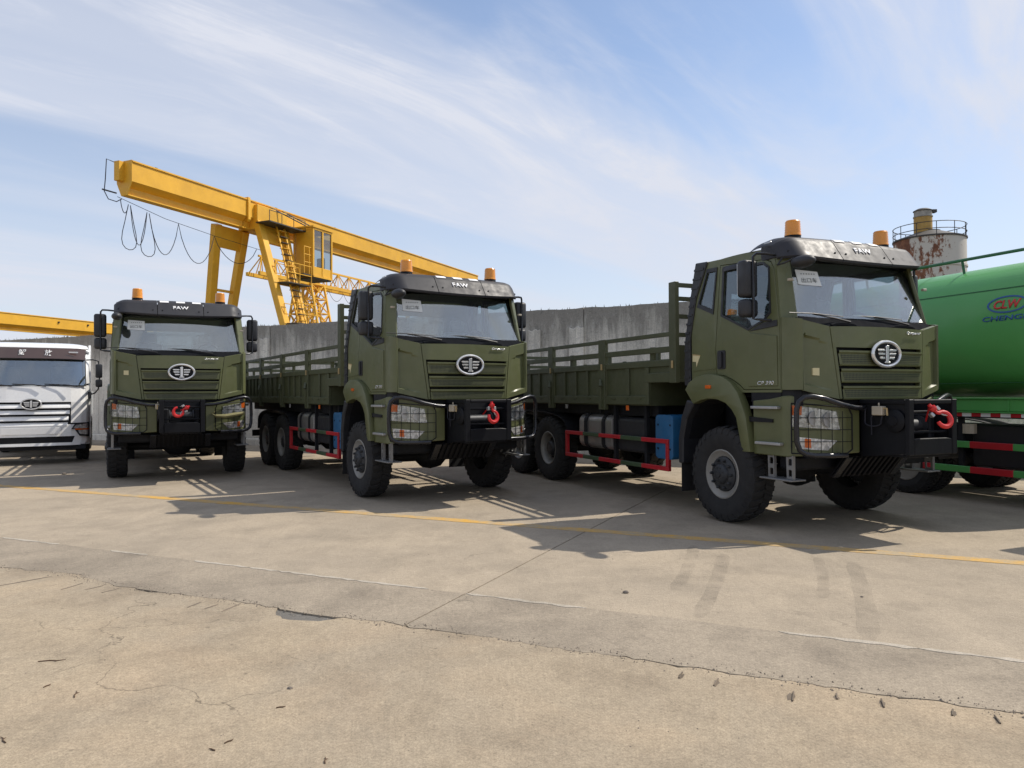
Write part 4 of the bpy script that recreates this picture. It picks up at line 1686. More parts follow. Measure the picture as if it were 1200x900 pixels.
    mb = MB()
    mb.grid(lambda u, v: glass(u, v), 24, 12, thick=(0, .006, 0))
    ws = mb.build('windscreen', 'windscreen_glass', root, smooth=True)
    mb = MB()
    bw_ = .032
    for (u0, u1, v0, v1) in ((-.012, 1.012, -.05, .045), (-.012, 1.012, .955, 1.02), (-.012, .03, .04, .96), (.97, 1.012, .04, .96)):
        mb.grid(lambda u, v: (lambda p: (p[0], p[1] + .012, p[2]))(glass(u0 + (u1 - u0) * u, v0 + (v1 - v0) * v)), 16, 10, thick=(0, .014, 0))
    mb.build('windscreen_seal', 'plastic', ws)
    mb = MB()
    mb.grid(lambda u, v: (lambda a: (a * (1.165 - .03 * v), yf(a * 1.16, 2.5) + .045 + (.335 + .13 * a * a - yf(a * 1.16, 2.5) - .03) * v, 2.462 + .062 * a * a + (.135 - .045 * a * a) * v))(2 * u - 1), 20, 5, thick=(0, 0, -.02))
    cowl = mb.build('cowl', 'cowl_black', root, smooth=True)
    for xb_ in (-.55, .47):
        mb = MB()
        mb.grid(lambda u, v: (xb_ - .20 + .40 * u, .27 + .12 * v, 2.50 + .028 * sin(pi * u) ** .5 * (1 if v < .8 else .3) + .03 * v), 10, 4, thick=(0, 0, -.03))
        mb.build('wiper_cover', 'cowl_black', cowl, smooth=True)
        wpr = MB()
        wpr.tube([(xb_ + .12, .30, 2.545), (xb_ - .12, .315, 2.585), (xb_ - .45, .335, 2.622)], [.014, .011, .008], 6)
        wpr.tube([(xb_ - .78, .375, 2.630), (xb_ - .45, .325, 2.628), (xb_ + .02, .315, 2.605)], .007, 5)
        wpr.build('wiper', 'plastic', root)
    # wheelhouse of the emblem
    em = MB()
    EZ, EY = 2.158, .150
    ring = []
    for k in range(40):
        a = 2 * pi * k / 40
        ring.append((.232 * cos(a), EY, EZ + .148 * sin(a)))
    em.tube(ring, .0215, 8, closed=True)
    emb = em.build('emblem', 'chrome', root, smooth=True)
    MB().prism([(.225 * cos(2 * pi * k / 40), EZ + .14 * sin(2 * pi * k / 40)) for k in range(40)], 'y', EY - .002, EY + .05).build('emblem_disc', 'steel_black', emb)
    m = MB()
    m.prism([(-.024, EZ - .098), (.024, EZ - .098), (.024, EZ + .105), (-.008, EZ + .105), (-.034, EZ + .088), (-.034, EZ + .073), (-.024, EZ + .078)], 'y', EY - .022, EY)
    m.prism([(-.045, EZ - .112), (.045, EZ - .112), (.045, EZ - .092), (-.045, EZ - .092)], 'y', EY - .022, EY)
    m.build('emblem_numeral', 'chrome', emb, bevel=.005)
    for sd in (-1, 1):
        for z, L, dz in ((.045, .165, 0), (.0, .155, .0), (-.048, .13, .012)):
            m = MB()
            m.prism([(sd * .038, EZ + z - .013), (sd * (L - .015), EZ + z - .013 - dz * .2), (sd * L, EZ + z + .013), (sd * .038, EZ + z + .013)], 'y', EY - .018, EY)
            m.build('emblem_wing', 'chrome', emb, bevel=.004)
    lettering('Conqueror', 'chrome', root, frame_mtx((.56, yf(.56, 2.42) - .012, 2.425), (1, .07, 0), (0, 0, 1)), width=.27, height=.05, bold=.008, shear=.35, extrude=.006, name='script_badge')
    for d, sd in zip(doors, (-1, 1)):
        lettering('CP 390', 'chrome', d, frame_mtx((sd * 1.268, .83, 1.815), (0, sd, 0), (0, 0, 1)), width=.28, height=.05, bold=.012, shear=.25, extrude=.003, name='model_badge')
    # ------------ sun visor with lamps and lettering
    def visor(a, v, off=0.0):
        # a in -1..1 across, v 0 bottom .. 1 top rear; v .10-.60 is one flat face
        tab = [(0, .385, 3.285), (.10, .378, 3.312), (.60, .535, 3.545), (.70, .575, 3.585), (.80, .66, 3.618), (.92, .82, 3.64), (1.0, .98, 3.63)]
        y = lerp_tab([(t[0], t[1]) for t in tab], v)
        z = lerp_tab([(t[0], t[2]) for t in tab], v)
        b = abs(a)
        q = max(0, b - .80) / .20
        y += .09 * b * b + .21 * q * q * (1 - .6 * v)
        z += .05 * b * b * (1 - v) - v * (.02 * b * b + .12 * q ** 2.4)
        return (a * 1.195, y - off, z + off * .55)
    for nm, a0, a1 in (('visor_side', -1.0, -.362), ('visor_centre', -.352, .352), ('visor_side', .362, 1.0)):
        mb = MB()
        mb.grid(lambda u, v: visor(a0 + (a1 - a0) * u, v), 20, 50, thick=(0, .025, -.012))
        vo = mb.build(nm, 'visor', root, smooth=True)
        if nm == 'visor_centre':
            vc = vo
            for x in (-.30, 0, .30):
                m = MB()
                m.grid(lambda u, v: visor((x - .082 + .164 * u) / 1.195, .655 + .11 * v, .010), 3, 2, thick=(0, .012, -.006))
                m.build('marker_lamp', 'paint_white', vo)
            p = visor(0, .5)
            lettering('FAW', 'paint_white', vo, frame_mtx((.0, 0, 0), (1, 0, 0), (0, 1, 0)), width=.29, height=.085, bold=.025, extrude=.003,
                      bend=lambda x, y, z: visor(x / 1.195, .42 + y / .562, .006 + z))
        for bx_, bv in (((a0 + a1) / 2 + (a1 - a0) * .40, .27), ((a0 + a1) / 2 - (a1 - a0) * .40, .27)):
            q = visor(bx_, bv, .004)
            MB().lathe([(.014, -.004), (.014, .004), (0, .005)], 'y', q, n=8).build('visor_screw', 'chassis', vo)
    mb = MB()
    mb.grid(lambda u, v: (lambda p: (p[0], p[1] + .20 * v, p[2] + .02 * v))(visor(-.98 + 1.96 * u, 0)), 20, 3, thick=(0, 0, .012))
    mb.build('visor_soffit', 'plastic', root, smooth=True)
    both('visor_cheek', 'visor', root, lambda: MB().grid(lambda u, v: (-1.185 - .015 * sin(pi * u), visor(-1.0, v * .8)[1] + .01 + (.97 - visor(-1.0, v * .8)[1]) * u, 3.34 + (visor(-1.0, .8)[2] - 3.34) * v - .01 * u), 8, 6, thick=(.09, 0, 0)), smooth=True, bevel=.01)
    both('side_marker', 'silver', root, lambda: MB().bx(-1.16, -1.07, .84, .97, 3.50, 3.575), bevel=.015)
    for sd in (-1, 1):
        b = MB()
        c = (sd * .782, .85, 0)
        b.lathe([(.100, 3.59), (.100, 3.645), (.092, 3.672)], 'z', c, n=20)
        bo = b.build('beacon', 'steel_black', root, smooth=True)
        b = MB()
        prof = [(.102, 3.664), (.102, 3.676)] + [(.100 - .004 * (k % 2) - .008 * k / 10, 3.682 + .0155 * k) for k in range(11)] + [(.080, 3.856), (.0, 3.860)]
        b.lathe(prof, 'z', c, n=24)
        b.build('beacon_lens', 'amber', bo, smooth=True)
    # ------------ mirrors
    def mkM():
        m = MB()
        m.bx(-1.55, -1.33, .86, 1.02, 2.865, 3.325)
        return m
    def mkM2():
        return MB().bx(-1.545, -1.325, .86, 1.02, 2.625, 2.845)
    for nm, f_ in (('mirror_housing', mkM), ('wide_mirror_housing', mkM2)):
        both(nm, 'plastic', root, f_, bevel=.045, seg=3, smooth=True)
    both('mirror_glass', 'chrome', root, lambda: MB().bx(-1.525, -1.355, 1.021, 1.026, 2.90, 3.29))
    both('mirror_arm', 'tube_black', root, lambda: MB().tube([(-1.17, .72, 3.375), (-1.30, .76, 3.39), (-1.40, .82, 3.395), (-1.43, .85, 3.36), (-1.43, .845, 3.0), (-1.43, .85, 2.60), (-1.36, .80, 2.585), (-1.22, .74, 2.575)], .017, 8), smooth=True)
    MB().ell((-1.14, .34, 3.235), (.095, .175, .075), 18, 10).build('front_mirror', 'plastic', root, smooth=True)
    MB().tube([(-1.15, .64, 3.35), (-1.22, .66, 3.24), (-1.21, .56, 3.25), (-1.16, .46, 3.29), (-1.14, .38, 3.27)], .012, 6).build('front_mirror_arm', 'plastic', root)
    both('door_rain_shield', 'visor', root, lambda: MB().grid(lambda u, v: (-1.25 - .035 * sin(pi * u) ** .6 * v, 1.70 - .42 * u, 3.385 - .045 * v), 8, 2, thick=(0, 0, -.03)), smooth=True, fn=tum)
    # ------------ cab interior
    mb = MB()
    mb.grid(lambda u, v: (-1.15 + 2.3 * u, .45 + .10 * (2 * u - 1) ** 2 + .42 * v, 2.50 + .04 * sin(pi * v)), 10, 4, thick=(0, 0, -.35))
    mb.build('dashboard', 'interior', root, smooth=True)
    for x in (-.55, .55):
        mb = MB()
        mb.bx(x - .26, x + .26, 1.05, 1.60, 2.05, 2.22)
        mb.bx(x - .25, x + .25, 1.55, 1.70, 2.15, 2.80)
        mb.bx(x - .14, x + .14, 1.58, 1.68, 2.82, 3.02)
        mb.build('seat', 'seat_cover', root, bevel=.05, seg=2, smooth=True)
    MB().bx(-1.12, 1.12, .75, 2.2, 3.40, 3.43).build('headliner', 'headliner', root)
    MB().bx(-1.1, 1.1, 1.78, 2.2, 2.25, 2.4).build('bunk', 'seat_cover', root, bevel=.04)
    ring = []
    for k in range(24):
        a = 2 * pi * k / 24
        ring.append((.55 + .22 * cos(a), .93 + .10 * sin(a), 2.58 + .19 * sin(a)))
    mb = MB()
    mb.tube(ring, .016, 6, closed=True)
    mb.tube([(.55 - .2, .93, 2.58), (.55 + .2, .93, 2.58)], .02, 6)
    mb.tube([(.55, .93, 2.58), (.55, .75, 2.40)], .03, 6)
    mb.build('steering_wheel', 'seat', root)
    MB().prism([(.42, .43), (.93, .50), (.86, .66), (.50, .60)], 'z', 2.548, 2.551).build('dash_paper', 'paper', root)
    # export notice behind the glass
    pu = [(.065, .57), (.205, .545), (.200, .80), (.065, .83)]
    mb = MB()
    P = [glass(a, b, .006) for a, b in pu]
    mb.add(P + [(x, y + .004, z) for x, y, z in P], [(0, 1, 2, 3), (7, 6, 5, 4), (0, 4, 5, 1), (1, 5, 6, 2), (2, 6, 7, 3), (3, 7, 4, 0)])
    nt = mb.build('windscreen_notice', 'paper', root)
    gm = lambda x, y, z: glass(.135 + x / 2.2, .69 + y / .77, .0075 + z)
    lettering('出口车', 'ink', nt, Matrix.Translation((0, -.035, 0)), width=.21, height=.065, extrude=.001, bend=gm, name='notice_lettering')
    lettering('- - - - - -', 'ink', nt, Matrix.Translation((0, .05, 0)), width=.19, height=.012, extrude=.001, bend=gm, name='notice_lettering')
    # ------------ bumper, lamps, bull bar, winch
    def mkB():
        m = MB()
        path = [(-1.25, 1.07), (-1.25, .80), (-1.25, .58), (-1.243, .52), (-1.22, .46), (-1.15, .39), (-1.0, .30), (-.8, .22), (-.6, .178), (-.44, .17)]
        wall_path(m, path, [.935, .935, .935, .935, .94, .945, .955, .965, .975, .98], [1.60, 1.62, 1.655, 1.66, 1.66, 1.655, 1.635, 1.59, 1.55, 1.54], .03)
        return m
    bump = both('bumper', 'olive', root, mkB, bevel=.010)
    both('bumper_shelf', 'chassis', root, lambda: MB().prism([(-1.225, 1.05), (-1.225, .56), (-1.14, .42), (-.8, .26), (-.44, .21), (-.44, .8), (-.9, 1.05)], 'z', 1.49, 1.515))
    for b_, sd in zip(bump, (-1, 1)):
        mir = (lambda m: m) if sd < 0 else (lambda m: m.mirror())
        hl = mir(sheetq(MB(), (-1.222, 1.548), (-1.225, 1.295), (-.735, 1.255), (-.778, 1.468), .010, .02)).build('headlight', 'lamp_reflector', root)
        mir(sheetq(MB(), (-1.228, 1.556), (-1.231, 1.287), (-.725, 1.245), (-.770, 1.480), .030, .006)).build('headlight_glass', 'lamp_glass', hl)
        mir(sheetq(MB(), (-1.222, 1.546), (-1.224, 1.43), (-1.150, 1.43), (-1.145, 1.533), .0145, .02)).build('indicator', 'orange_lens', hl)
        for xc in (-1.03, -.87):
            m = MB()
            m.lathe([(.088, -.004), (.08, .012), (.05, .03), (.02, .035)], 'y', (xc, yb(xc) - .014, 1.395 if xc < -1 else 1.375), n=20)
            mir(m).build('reflector_bowl', 'silver', hl, smooth=True)
        fg = mir(sheetq(MB(), (-1.205, 1.175), (-1.19, 1.035), (-.88, 1.015), (-.775, 1.13), .010, .02)).build('fog_light', 'lamp_reflector', root)
        mir(sheetq(MB(), (-1.12, 1.155), (-1.12, 1.05), (-1.06, 1.045), (-1.06, 1.150), .0145, .004)).build('fog_indicator', 'orange_lens', fg)
        m = MB()
        fr = [(-1.235, .98), (-1.235, 1.57), (-.66, 1.515), (-.62, 1.43), (-.62, 1.03), (-.68, .985)]
        frs = subdiv_poly(fr, .08)
        m.tube([(x, yb(x) - .055, z) for x, z in frs], .009, 6, closed=True)
        for k in range(1, 5):
            x = -1.235 + .123 * k
            m.tube([(x, yb(x) - .055, .985), (x, yb(x) - .055, 1.56 - .05 * k / 2.4)], .0045, 5)
        for z in (1.12, 1.26, 1.40):
            m.tube([(x, yb(x) - .055, z) for x in (-1.235, -1.2, -1.13, -1.0, -.8, -.62)], .0045, 5)
        mir(m).build('lamp_guard', 'steel_black', root)
        m = MB()
        m.tube([(-.40, .13, 1.505), (-.60, .105, 1.515), (-.82, .115, 1.56), (-1.02, .155, 1.625), (-1.16, .20, 1.652), (-1.25, .235, 1.642), (-1.305, .262, 1.59), (-1.325, .278, 1.50), (-1.33, .28, 1.30), (-1.325, .278, 1.12), (-1.30, .26, 1.03), (-1.24, .232, .985), (-1.14, .19, .968), (-.95, .14, .965), (-.72, .11, .965)], .031, 12)
        lo = mir(m).build('bull_bar', 'tube_black', root, smooth=True)
        m = MB()
        m.bar((-1.16, .20, .965), (-1.05, .5, .93), .05, .05)
        m.bar((-.75, .12, .965), (-.75, .4, .93), .05, .05)
        mir(m).build('bar_bracket', 'steel_black', lo)
        # side steps
        for z, y0, y1 in ((1.52, .60, 1.05), (1.085, .56, .98)):
            m = MB()
            m.bx(-1.315, -1.248, y0, y1, z - .022, z + .012)
            mir(m).build('step', 'silver', root, bevel=.006)
        mir(MB().prism([(1.16, 1.40), (.72, 1.375), (.72, 1.335), (1.16, 1.335)], 'x', -1.268, -1.249)).build('rubber_strap', 'chassis', root)
        mir(MB().prism([(.60, 1.60), (1.10, 1.58), (1.10, 1.735), (.60, 1.735)], 'x', -1.243, -1.20)).build('step_recess', 'chassis', root)
        # folding ladder step
        for yy in (.80, .50):
            m = MB()
            m.prism([(yy - .06, .95), (yy + .06, .95), (yy + .05, .67), (yy - .06, .67)], 'x', -1.215, -1.200, holes=[rrect(yy - .03, yy + .03, .83, .91, .015), rrect(yy - .03, yy + .03, .70, .78, .015)])
            m.bx(-1.235, -1.195, yy - .065, yy - .052, .67, .95)
            mir(m).build('ladder_bracket', 'step_grey', root)
        mir(MB().bx(-1.30, -1.06, .40, .92, .648, .668)).build('ladder_tread', 'step_grey', root, bevel=.006)
    # winch box: it stands well proud of the bumper, open at the front
    WF = -.47
    for x in (-.38, .34):
        MB().bx(x - .04, x + .04, WF, WF + .06, .985, 1.615).build('winch_post', 'steel_black', root, bevel=.008)
        sgn = -1 if x < 0 else 1
        MB().prism([(WF + .062, 1.00), (.20, .925), (.20, 1.605), (WF + .062, 1.605)], 'x', x - .012, x + .012).build('winch_cheek', 'steel_black', root, bevel=.005)
        MB().prism([(WF + .062, 1.56), (.20, 1.56), (.20, 1.612), (WF + .062, 1.612)], 'x', x + sgn * .013, x + sgn * .035).build('winch_cheek_rail', 'steel_black', root, bevel=.006)
    MB().bx(-.335, .295, WF + .004, WF + .056, 1.562, 1.612).build('winch_top_bar', 'steel_black', root, bevel=.008)
    MB().prism([(-.335, .985), (.295, .985), (.295, 1.165), (.20, 1.175), (-.24, 1.175), (-.335, 1.165)], 'y', WF + .003, WF + .055).build('winch_sill', 'steel_black', root, bevel=.01)
    MB().bx(-.365, .325, WF + .058, .34, .955, .985).build('winch_tray', 'steel_black', root, bevel=.006)
    MB().bx(-.365, .325, .16, .20, .99, 1.60).build('winch_backplate', 'chassis', root)
    m = MB()
    m.lathe([(.06, -.23), (.115, -.22), (.115, -.20), (.075, -.19), (.075, .19), (.115, .20), (.115, .22), (.06, .23)], 'x', (-.02, -.12, 1.30), n=20)
    m.build('winch_drum', 'hub', root, smooth=True)
    for x in (-.30, .26):
        MB().bx(x - .05, x + .05, -.25, .05, .99, 1.44).build('winch_motor', 'chassis', root, bevel=.02)
    for z in (1.24, 1.47):
        m = MB()
        m.tube([(-.335, WF + .085, z), (.295, WF + .085, z)], .016, 8)
        m.build('fairlead_roller', 'steel_black', root)
    # gear housing, cable loop and cream switch box on the cheek
    m = MB()
    m.lathe([(.13, -.393), (.13, -.42), (.10, -.435), (.06, -.44), (.055, -.455), (0, -.455)], 'x', (0, -.28, 1.37), n=24)
    m.build('winch_gear_housing', 'steel_black', root, smooth=True)
    m = MB()
    m.tube([(-.43, .10, 1.50)] + [(-.425 - .012 * sin(2 * t), .0 + .11 * cos(t), 1.36 - .06 * sin(t)) for t in [pi * k / 10 for k in range(11)]] + [(-.43, -.14, 1.46)], .008, 5)
    m.build('winch_cable', 'wire', root)
    mb = MB()
    mb.bx(-.475, -.394, -.16, -.02, 1.43, 1.535)
    mb.bx(-.445, -.425, -.10, -.08, 1.535, 1.575)
    sb = mb.build('switch_box', 'cream_paint', root, bevel=.008)
    m = MB()
    m.tube([(-.44, -.16, 1.51), (-.44, -.20, 1.51), (-.44, -.205, 1.43)], .011, 6)
    m.build('switch_lever', 'brass', sb)
    m = MB()
    m.tube([(-.44, -.02, 1.45), (-.44, .01, 1.40), (-.43, .015, 1.20)], .006, 5)
    m.build('switch_wire', 'wire', sb)
    # hook
    hk = empty('winch_hook', (.05, .02, 1.40))
    hk.parent = root
    m = MB()
    arc = [(.0, -.01, .10), (.0, -.01, .03)]
    for k in range(15):
        a = radians(80 - 20 * k)
        arc.append((.085 * cos(a) * 1.0, -.015, -.075 + .085 * sin(a)))
    m.tube(arc, [.018, .020] + [.021 + .009 * sin(pi * k / 14) for k in range(15)], 9)
    m.build('hook_body', 'hook_red', hk, smooth=True)
    m = MB()
    m.lathe([(.03, 0), (.042, .015), (.042, .05), (.022, .06), (.02, .09)], 'z', (0, -.01, .06), n=12)
    m.build('hook_swivel', 'hook_red', hk, smooth=True)
    m = MB()
    m.tube([(.01, -.01, .03), (.035, -.02, -.04), (.075, -.02, -.085)], .009, 6)
    m.build('hook_latch', 'silver', hk)
    for sx in (-.06, .055):
        m = MB()
        m.bx(sx - .02, sx + .02, -.02, .03, .02, .075)
        m.build('hook_clamp', 'silver', hk, bevel=.006)
    m = MB()
    m.tube([(0, 0, .14), (.01, .05, .10), (0, .22, -.02)], .010, 6)
    m.build('hook_rope', 'hook_red', hk)
    # skid plate with ribs
    m = MB()
    m.add([(-.56, .28, .925), (.56, .28, .925), (.56, .50, .665), (-.56, .50, .665), (-.56, .30, .94), (.56, .30, .94), (.56, .52, .68), (-.56, .52, .68)],
          [(0, 1, 2, 3), (7, 6, 5, 4), (0, 4, 5, 1), (1, 5, 6, 2), (2, 6, 7, 3), (3, 7, 4, 0)])
    sk = m.build('skid_plate', 'steel_black', root)
    for k in range(10):
        x = -.40 + .089 * k
        m = MB()
        m.bar((x, .272, .915), (x, .478, .668), .038, .03)
        m.build('skid_rib', 'steel_black', sk, bevel=.006)
    for x in (-.50, .50):
        m = MB()
        m.bar((x, .268, .918), (x, .484, .658), .11, .02)
        m.build('skid_end', 'silver' if x < -9 else 'tube_black', sk, bevel=.006)
    # underbody
    MB().bx(-1.12, 1.12, .52, .78, .76, .945).build('front_crossmember', 'chassis', root, bevel=.03)
    MB().bx(-.42, .42, .62, 2.7, .78, 1.70).build('engine_block', 'chassis', root, bevel=.04)
    MB().bx(-.70, .70, .42, .60, .95, 1.70).build('radiator', 'chassis', root)
    for x in (-.42, .42):
        MB().bx(x - .045, x + .045, .60, 9.9, .90, 1.18).build('chassis_rail', 'chassis', root, bevel=.01)
    for y in (3.2, 4.6, 6.1, 7.35, 9.0, 9.85):
        MB().bx(-.375, .375, y - .05, y + .05, .93, 1.15).build('chassis_crossmember', 'chassis', root)
    for y in (1.60, 6.84, 8.25):
        m = MB()
        m.lathe([(.07, -.95), (.085, -.8), (.09, -.28), (.2, -.16), (.23, 0), (.2, .16), (.09, .28), (.085, .8), (.07, .95)], 'x', (0, y, .63), n=16)
        m.build('axle', 'chassis', root, smooth=True)
        both('leaf_spring', 'chassis', root, lambda: MB().grid(lambda u, v: (-.56 + .09 * v, y - .75 + 1.5 * u, .74 + .12 * (2 * u - 1) ** 2), 10, 1, thick=(0, 0, .09)))
    m = MB()
    m.tube([(0, 2.6, .95), (0, 4.5, .80), (0, 6.5, .65)], .06, 10)
    m.build('drive_shaft', 'chassis', root)
    # ------------ front fender
    fo = [(2.335, 1.745), (2.25, 1.845), (2.10, 1.915), (1.92, 1.945), (1.74, 1.945), (1.56, 1.91), (1.40, 1.83), (1.27, 1.70), (1.17, 1.50), (1.125, 1.40), (1.045, .955), (1.19, .955),
          (1.30, 1.38), (1.38, 1.48), (1.50, 1.565), (1.66, 1.61), (1.84, 1.62), (2.0, 1.60), (2.16, 1.545)]
    fen = both('fender', 'olive', root, lambda: MB().prism(fo, 'x', -1.325, -1.20), bevel=.022, seg=2, smooth=True)
    for f_, sd in zip(fen, (-1, 1)):
        mir = (lambda m: m) if sd < 0 else (lambda m: m.mirror())
        mir(MB().prism(rrect(1.775, 1.885, 1.755, 1.802, .008), 'x', -1.338, -1.322)).build('side_repeater', 'orange_lens', f_, bevel=.004)
        m = MB()
        inn = [(1.19, .96), (1.30, 1.38), (1.38, 1.48), (1.50, 1.565), (1.66, 1.61), (1.84, 1.62), (2.0, 1.60), (2.16, 1.545), (2.32, 1.35), (2.42, 1.05)]
        P, F = [], []
        for y, z in inn:
            P += [(-1.195, y, z - .005), (-.72, y, z - .005), (-1.195, y, z + .02), (-.72, y, z + .02)]
        for i in range(len(inn) - 1):
            a, b = 4 * i, 4 * i + 4
            F += [(a, a + 1, b + 1, b), (a + 2, b + 2, b + 3, a + 3), (a, b, b + 2, a + 2), (a + 1, a + 3, b + 3, b + 1)]
        m.add(P, F)
        mir(m).build('wheel_liner', 'chassis', root)
        mir(MB().prism([(2.17, 1.555), (2.34, 1.60), (2.46, 1.36), (2.53, 1.05), (2.53, .70), (2.43, .70), (2.42, 1.05), (2.34, 1.33)], 'x', -1.30, -.80)).build('mudguard', 'plastic', root, bevel=.015)
        mir(MB().bx(-1.28, -.82, 2.475, 2.485, .30, .72)).build('mud_flap', 'rubber', root)
    # ------------ wheels
    make_wheel(root, (-1.14, 1.60, .63), True, True)
    make_wheel(root, (1.14, 1.60, .63), True, False)
    for y in (6.84, 8.25):
        make_wheel(root, (-1.03, y, .63), False, True)
        make_wheel(root, (1.03, y, .63), False, False)
    # ------------ side equipment
    mb = MB()
    mb.prism(rrect(-1.17, -.56, .73, 1.33, .13, 5), 'y', 4.52, 5.62)
    tk = mb.build('fuel_tank', 'alu_tank', root, bevel=.035, seg=2, smooth=True)
    for y in (4.78, 5.38):
        MB().prism(rrect(-1.185, -.545, .715, 1.345, .14, 5), 'y', y - .05, y + .05, holes=[rrect(-1.172, -.56, .73, 1.33, .13, 5)]).build('tank_strap', 'chassis', tk)
    m = MB()
    m.lathe([(.055, 1.31), (.06, 1.36), (.05, 1.38), (0, 1.385)], 'z', (-.95, 5.1, 0), n=14)
    m.build('filler_cap', 'silver', tk, smooth=True)
    mb = MB()
    mb.prism(rrect(-1.12, -.52, .74, 1.30, .06, 3), 'y', 3.58, 4.40)
    mb.build('battery_box', 'plastic', root, bevel=.02)
    mb = MB()
    mb.prism(rrect(2.80, 3.24, .71, 1.37, .07, 3), 'x', -1.19, -.70)
    bl = mb.build('blue_tank', 'blue', root, bevel=.03, seg=2, smooth=True)
    for y, z in ((2.87, 1.22), (3.17, 1.22), (2.87, .86), (3.17, .86)):
        MB().lathe([(.016, -1.196), (.016, -1.185)], 'x', (0, y, z), n=8).build('tank_bolt', 'chassis', bl)
    mb = MB()
    mb.prism(rrect(.56, 1.17, .73, 1.33, .13, 5), 'y', 3.6, 5.4)
    mb.build('air_tank', 'chassis', root, bevel=.03)
    both('gearbox_bracket', 'chassis', root, lambda: MB().bx(-.75, -.45, 2.55, 2.72, .8, 1.5))
    # red and green side guard
    def guard_bar(y0, y1, z, mat, nm='guard_bar'):
        both(nm, mat, root, lambda: MB().bx(-1.215, -1.155, y0, y1, z - .033, z + .033), bevel=.006)
    for z in (.977, .567):
        guard_bar(5.435, 6.09, z, 'red')
        guard_bar(4.885, 5.433, z, 'green_stripe')
        guard_bar(4.20, 4.883, z, 'red')
        guard_bar(3.595, 4.198, z, 'green_stripe')
        guard_bar(2.89, 3.593, z, 'red')
    for y in (2.925, 6.055):
        both('guard_post', 'red', root, lambda: MB().bx(-1.212, -1.158, y - .035, y + .035, .600, .944), bevel=.004)
    for y in (3.56, 4.46):
        both('guard_hanger', 'chassis', root, lambda: MB().bx(-1.15, -1.09, y - .03, y + .03, .56, 1.50))
    # ------------ cargo bed
    XB = 1.25
    pill = [2.71, 4.69, 6.59, 8.49, 10.12]
    hw = [.08, .105, .10, .10, .08]
    mb = MB()
    mb.bx(-1.19, 1.19, 3.36, 10.16, 1.50, 1.56)
    mb.bx(-1.19, 1.19, 3.345, 3.36, 1.50, 1.90)
    mb.bx(-1.19, 1.19, 2.66, 3.345, 1.862, 1.90)
    bed = mb.build('bed_floor', 'olive_box', root)
    for k in range(13):
        y = 3.5 + k * .52
        MB().bx(-.96, .96, y - .04, y + .04, 1.36, 1.498).build('bed_bearer', 'chassis', root)
    both('bed_sill', 'chassis', root, lambda: MB().bx(-1.03, -.965, 3.38, 10.1, 1.33, 1.498))
    both('subframe_rail', 'chassis', root, lambda: MB().bx(-.48, -.36, 2.75, 10.0, 1.185, 1.358))
    both('rear_mudguard', 'chassis', root, lambda: MB().grid(lambda u, v: (-1.20 + .42 * v, 7.545 + 1.48 * cos(pi * u), .86 + .48 * sin(pi * u) ** .45), 18, 1, thick=(0, 0, .02)))
    for sd in (-1, 1):
        mir = (lambda m: m) if sd < 0 else (lambda m: m.mirror())
        for i, (y, w) in enumerate(zip(pill, hw)):
            z0, z1 = (1.845, 3.32) if i == 0 else (1.42, 2.605)
            p = mir(MB().bx(-XB - .012, -XB + .06, y - w, y + w, z0, z1)).build('bed_post', 'olive_box', root, bevel=.006)
            if i in (1, 2, 3):
                mir(MB().bx(-XB - .030, -XB - .012, y - w * .35, y + w * .05, 2.09, 2.19)).build('latch', 'brass', p, bevel=.004)
                m = MB()
                m.bar((-XB - .025, y + .02, 1.93), (-XB - .06, y - .04, 1.82), .04, .03)
                m.bx(-XB - .035, -XB - .012, y - .03, y + .03, 1.46, 1.83)
                mir(m).build('latch_handle', 'olive_box', p)
            if i == 0:
                mir(MB().bx(-XB - .030, -XB - .012, y - .03, y + .01, 2.06, 2.17)).build('latch', 'brass', p, bevel=.004)
        for i in range(4):
            y0, y1 = pill[i] + hw[i] + .004, pill[i + 1] - hw[i + 1] - .004
            zb_ = 1.517
            # drop side: sheet, frame, ribs
            if i == 0:
                ol = [(y0, 1.858), (3.335, 1.858), (3.335, zb_), (y1, zb_), (y1, 2.19), (y0, 2.19)]
            else:
                ol = [(y0, zb_), (y1, zb_), (y1, 2.19), (y0, 2.19)]
            ds = mir(MB().prism(ol, 'x', -XB + .035, -XB + .055)).build('drop_side', 'olive_box', root)
            mir(MB().bx(-XB, -XB + .034, y0, y1, 2.095, 2.19)).build('drop_side_rail', 'olive_box', ds, bevel=.005)
            lo0 = 3.335 if i == 0 else y0
            mir(MB().bx(-XB, -XB + .034, lo0, y1, zb_, 1.655)).build('drop_side_rail', 'olive_box', ds, bevel=.005)
            if i == 0:
                mir(MB().bx(-XB, -XB + .034, y0, 3.44, 1.858, 2.00)).build('drop_side_rail', 'olive_box', ds, bevel=.005)
                ribs = [3.39, 3.93, ]
                rw_ = .05
            else:
                n = 3
                ribs = [y0 + (y1 - y0) * (k + 1) / (n + 1) for k in range(n)]
                rw_ = .032
            for ry in ribs:
                mir(MB().bx(-XB + .004, -XB + .034, ry - rw_, ry + rw_, 1.656, 2.094)).build('drop_side_rib', 'olive_box', ds, bevel=.005)
            for f in (.2, .5, .8):
                yy = lo0 + (y1 - lo0) * f
                mir(MB().bx(-XB - .012, -XB, yy - .06, yy + .06, 1.60, 1.615)).build('tie_loop', 'olive_box', ds)
            # slat rails above
            for za, zb2 in ((2.535, 2.60), (2.30, 2.388)):
                mir(MB().bx(-XB + .002, -XB + .042, y0, y1, za, zb2)).build('stake_rail', 'olive_box', root, bevel=.005)
            sy = 3.30 if i == 0 else y0 + (y1 - y0) * .62
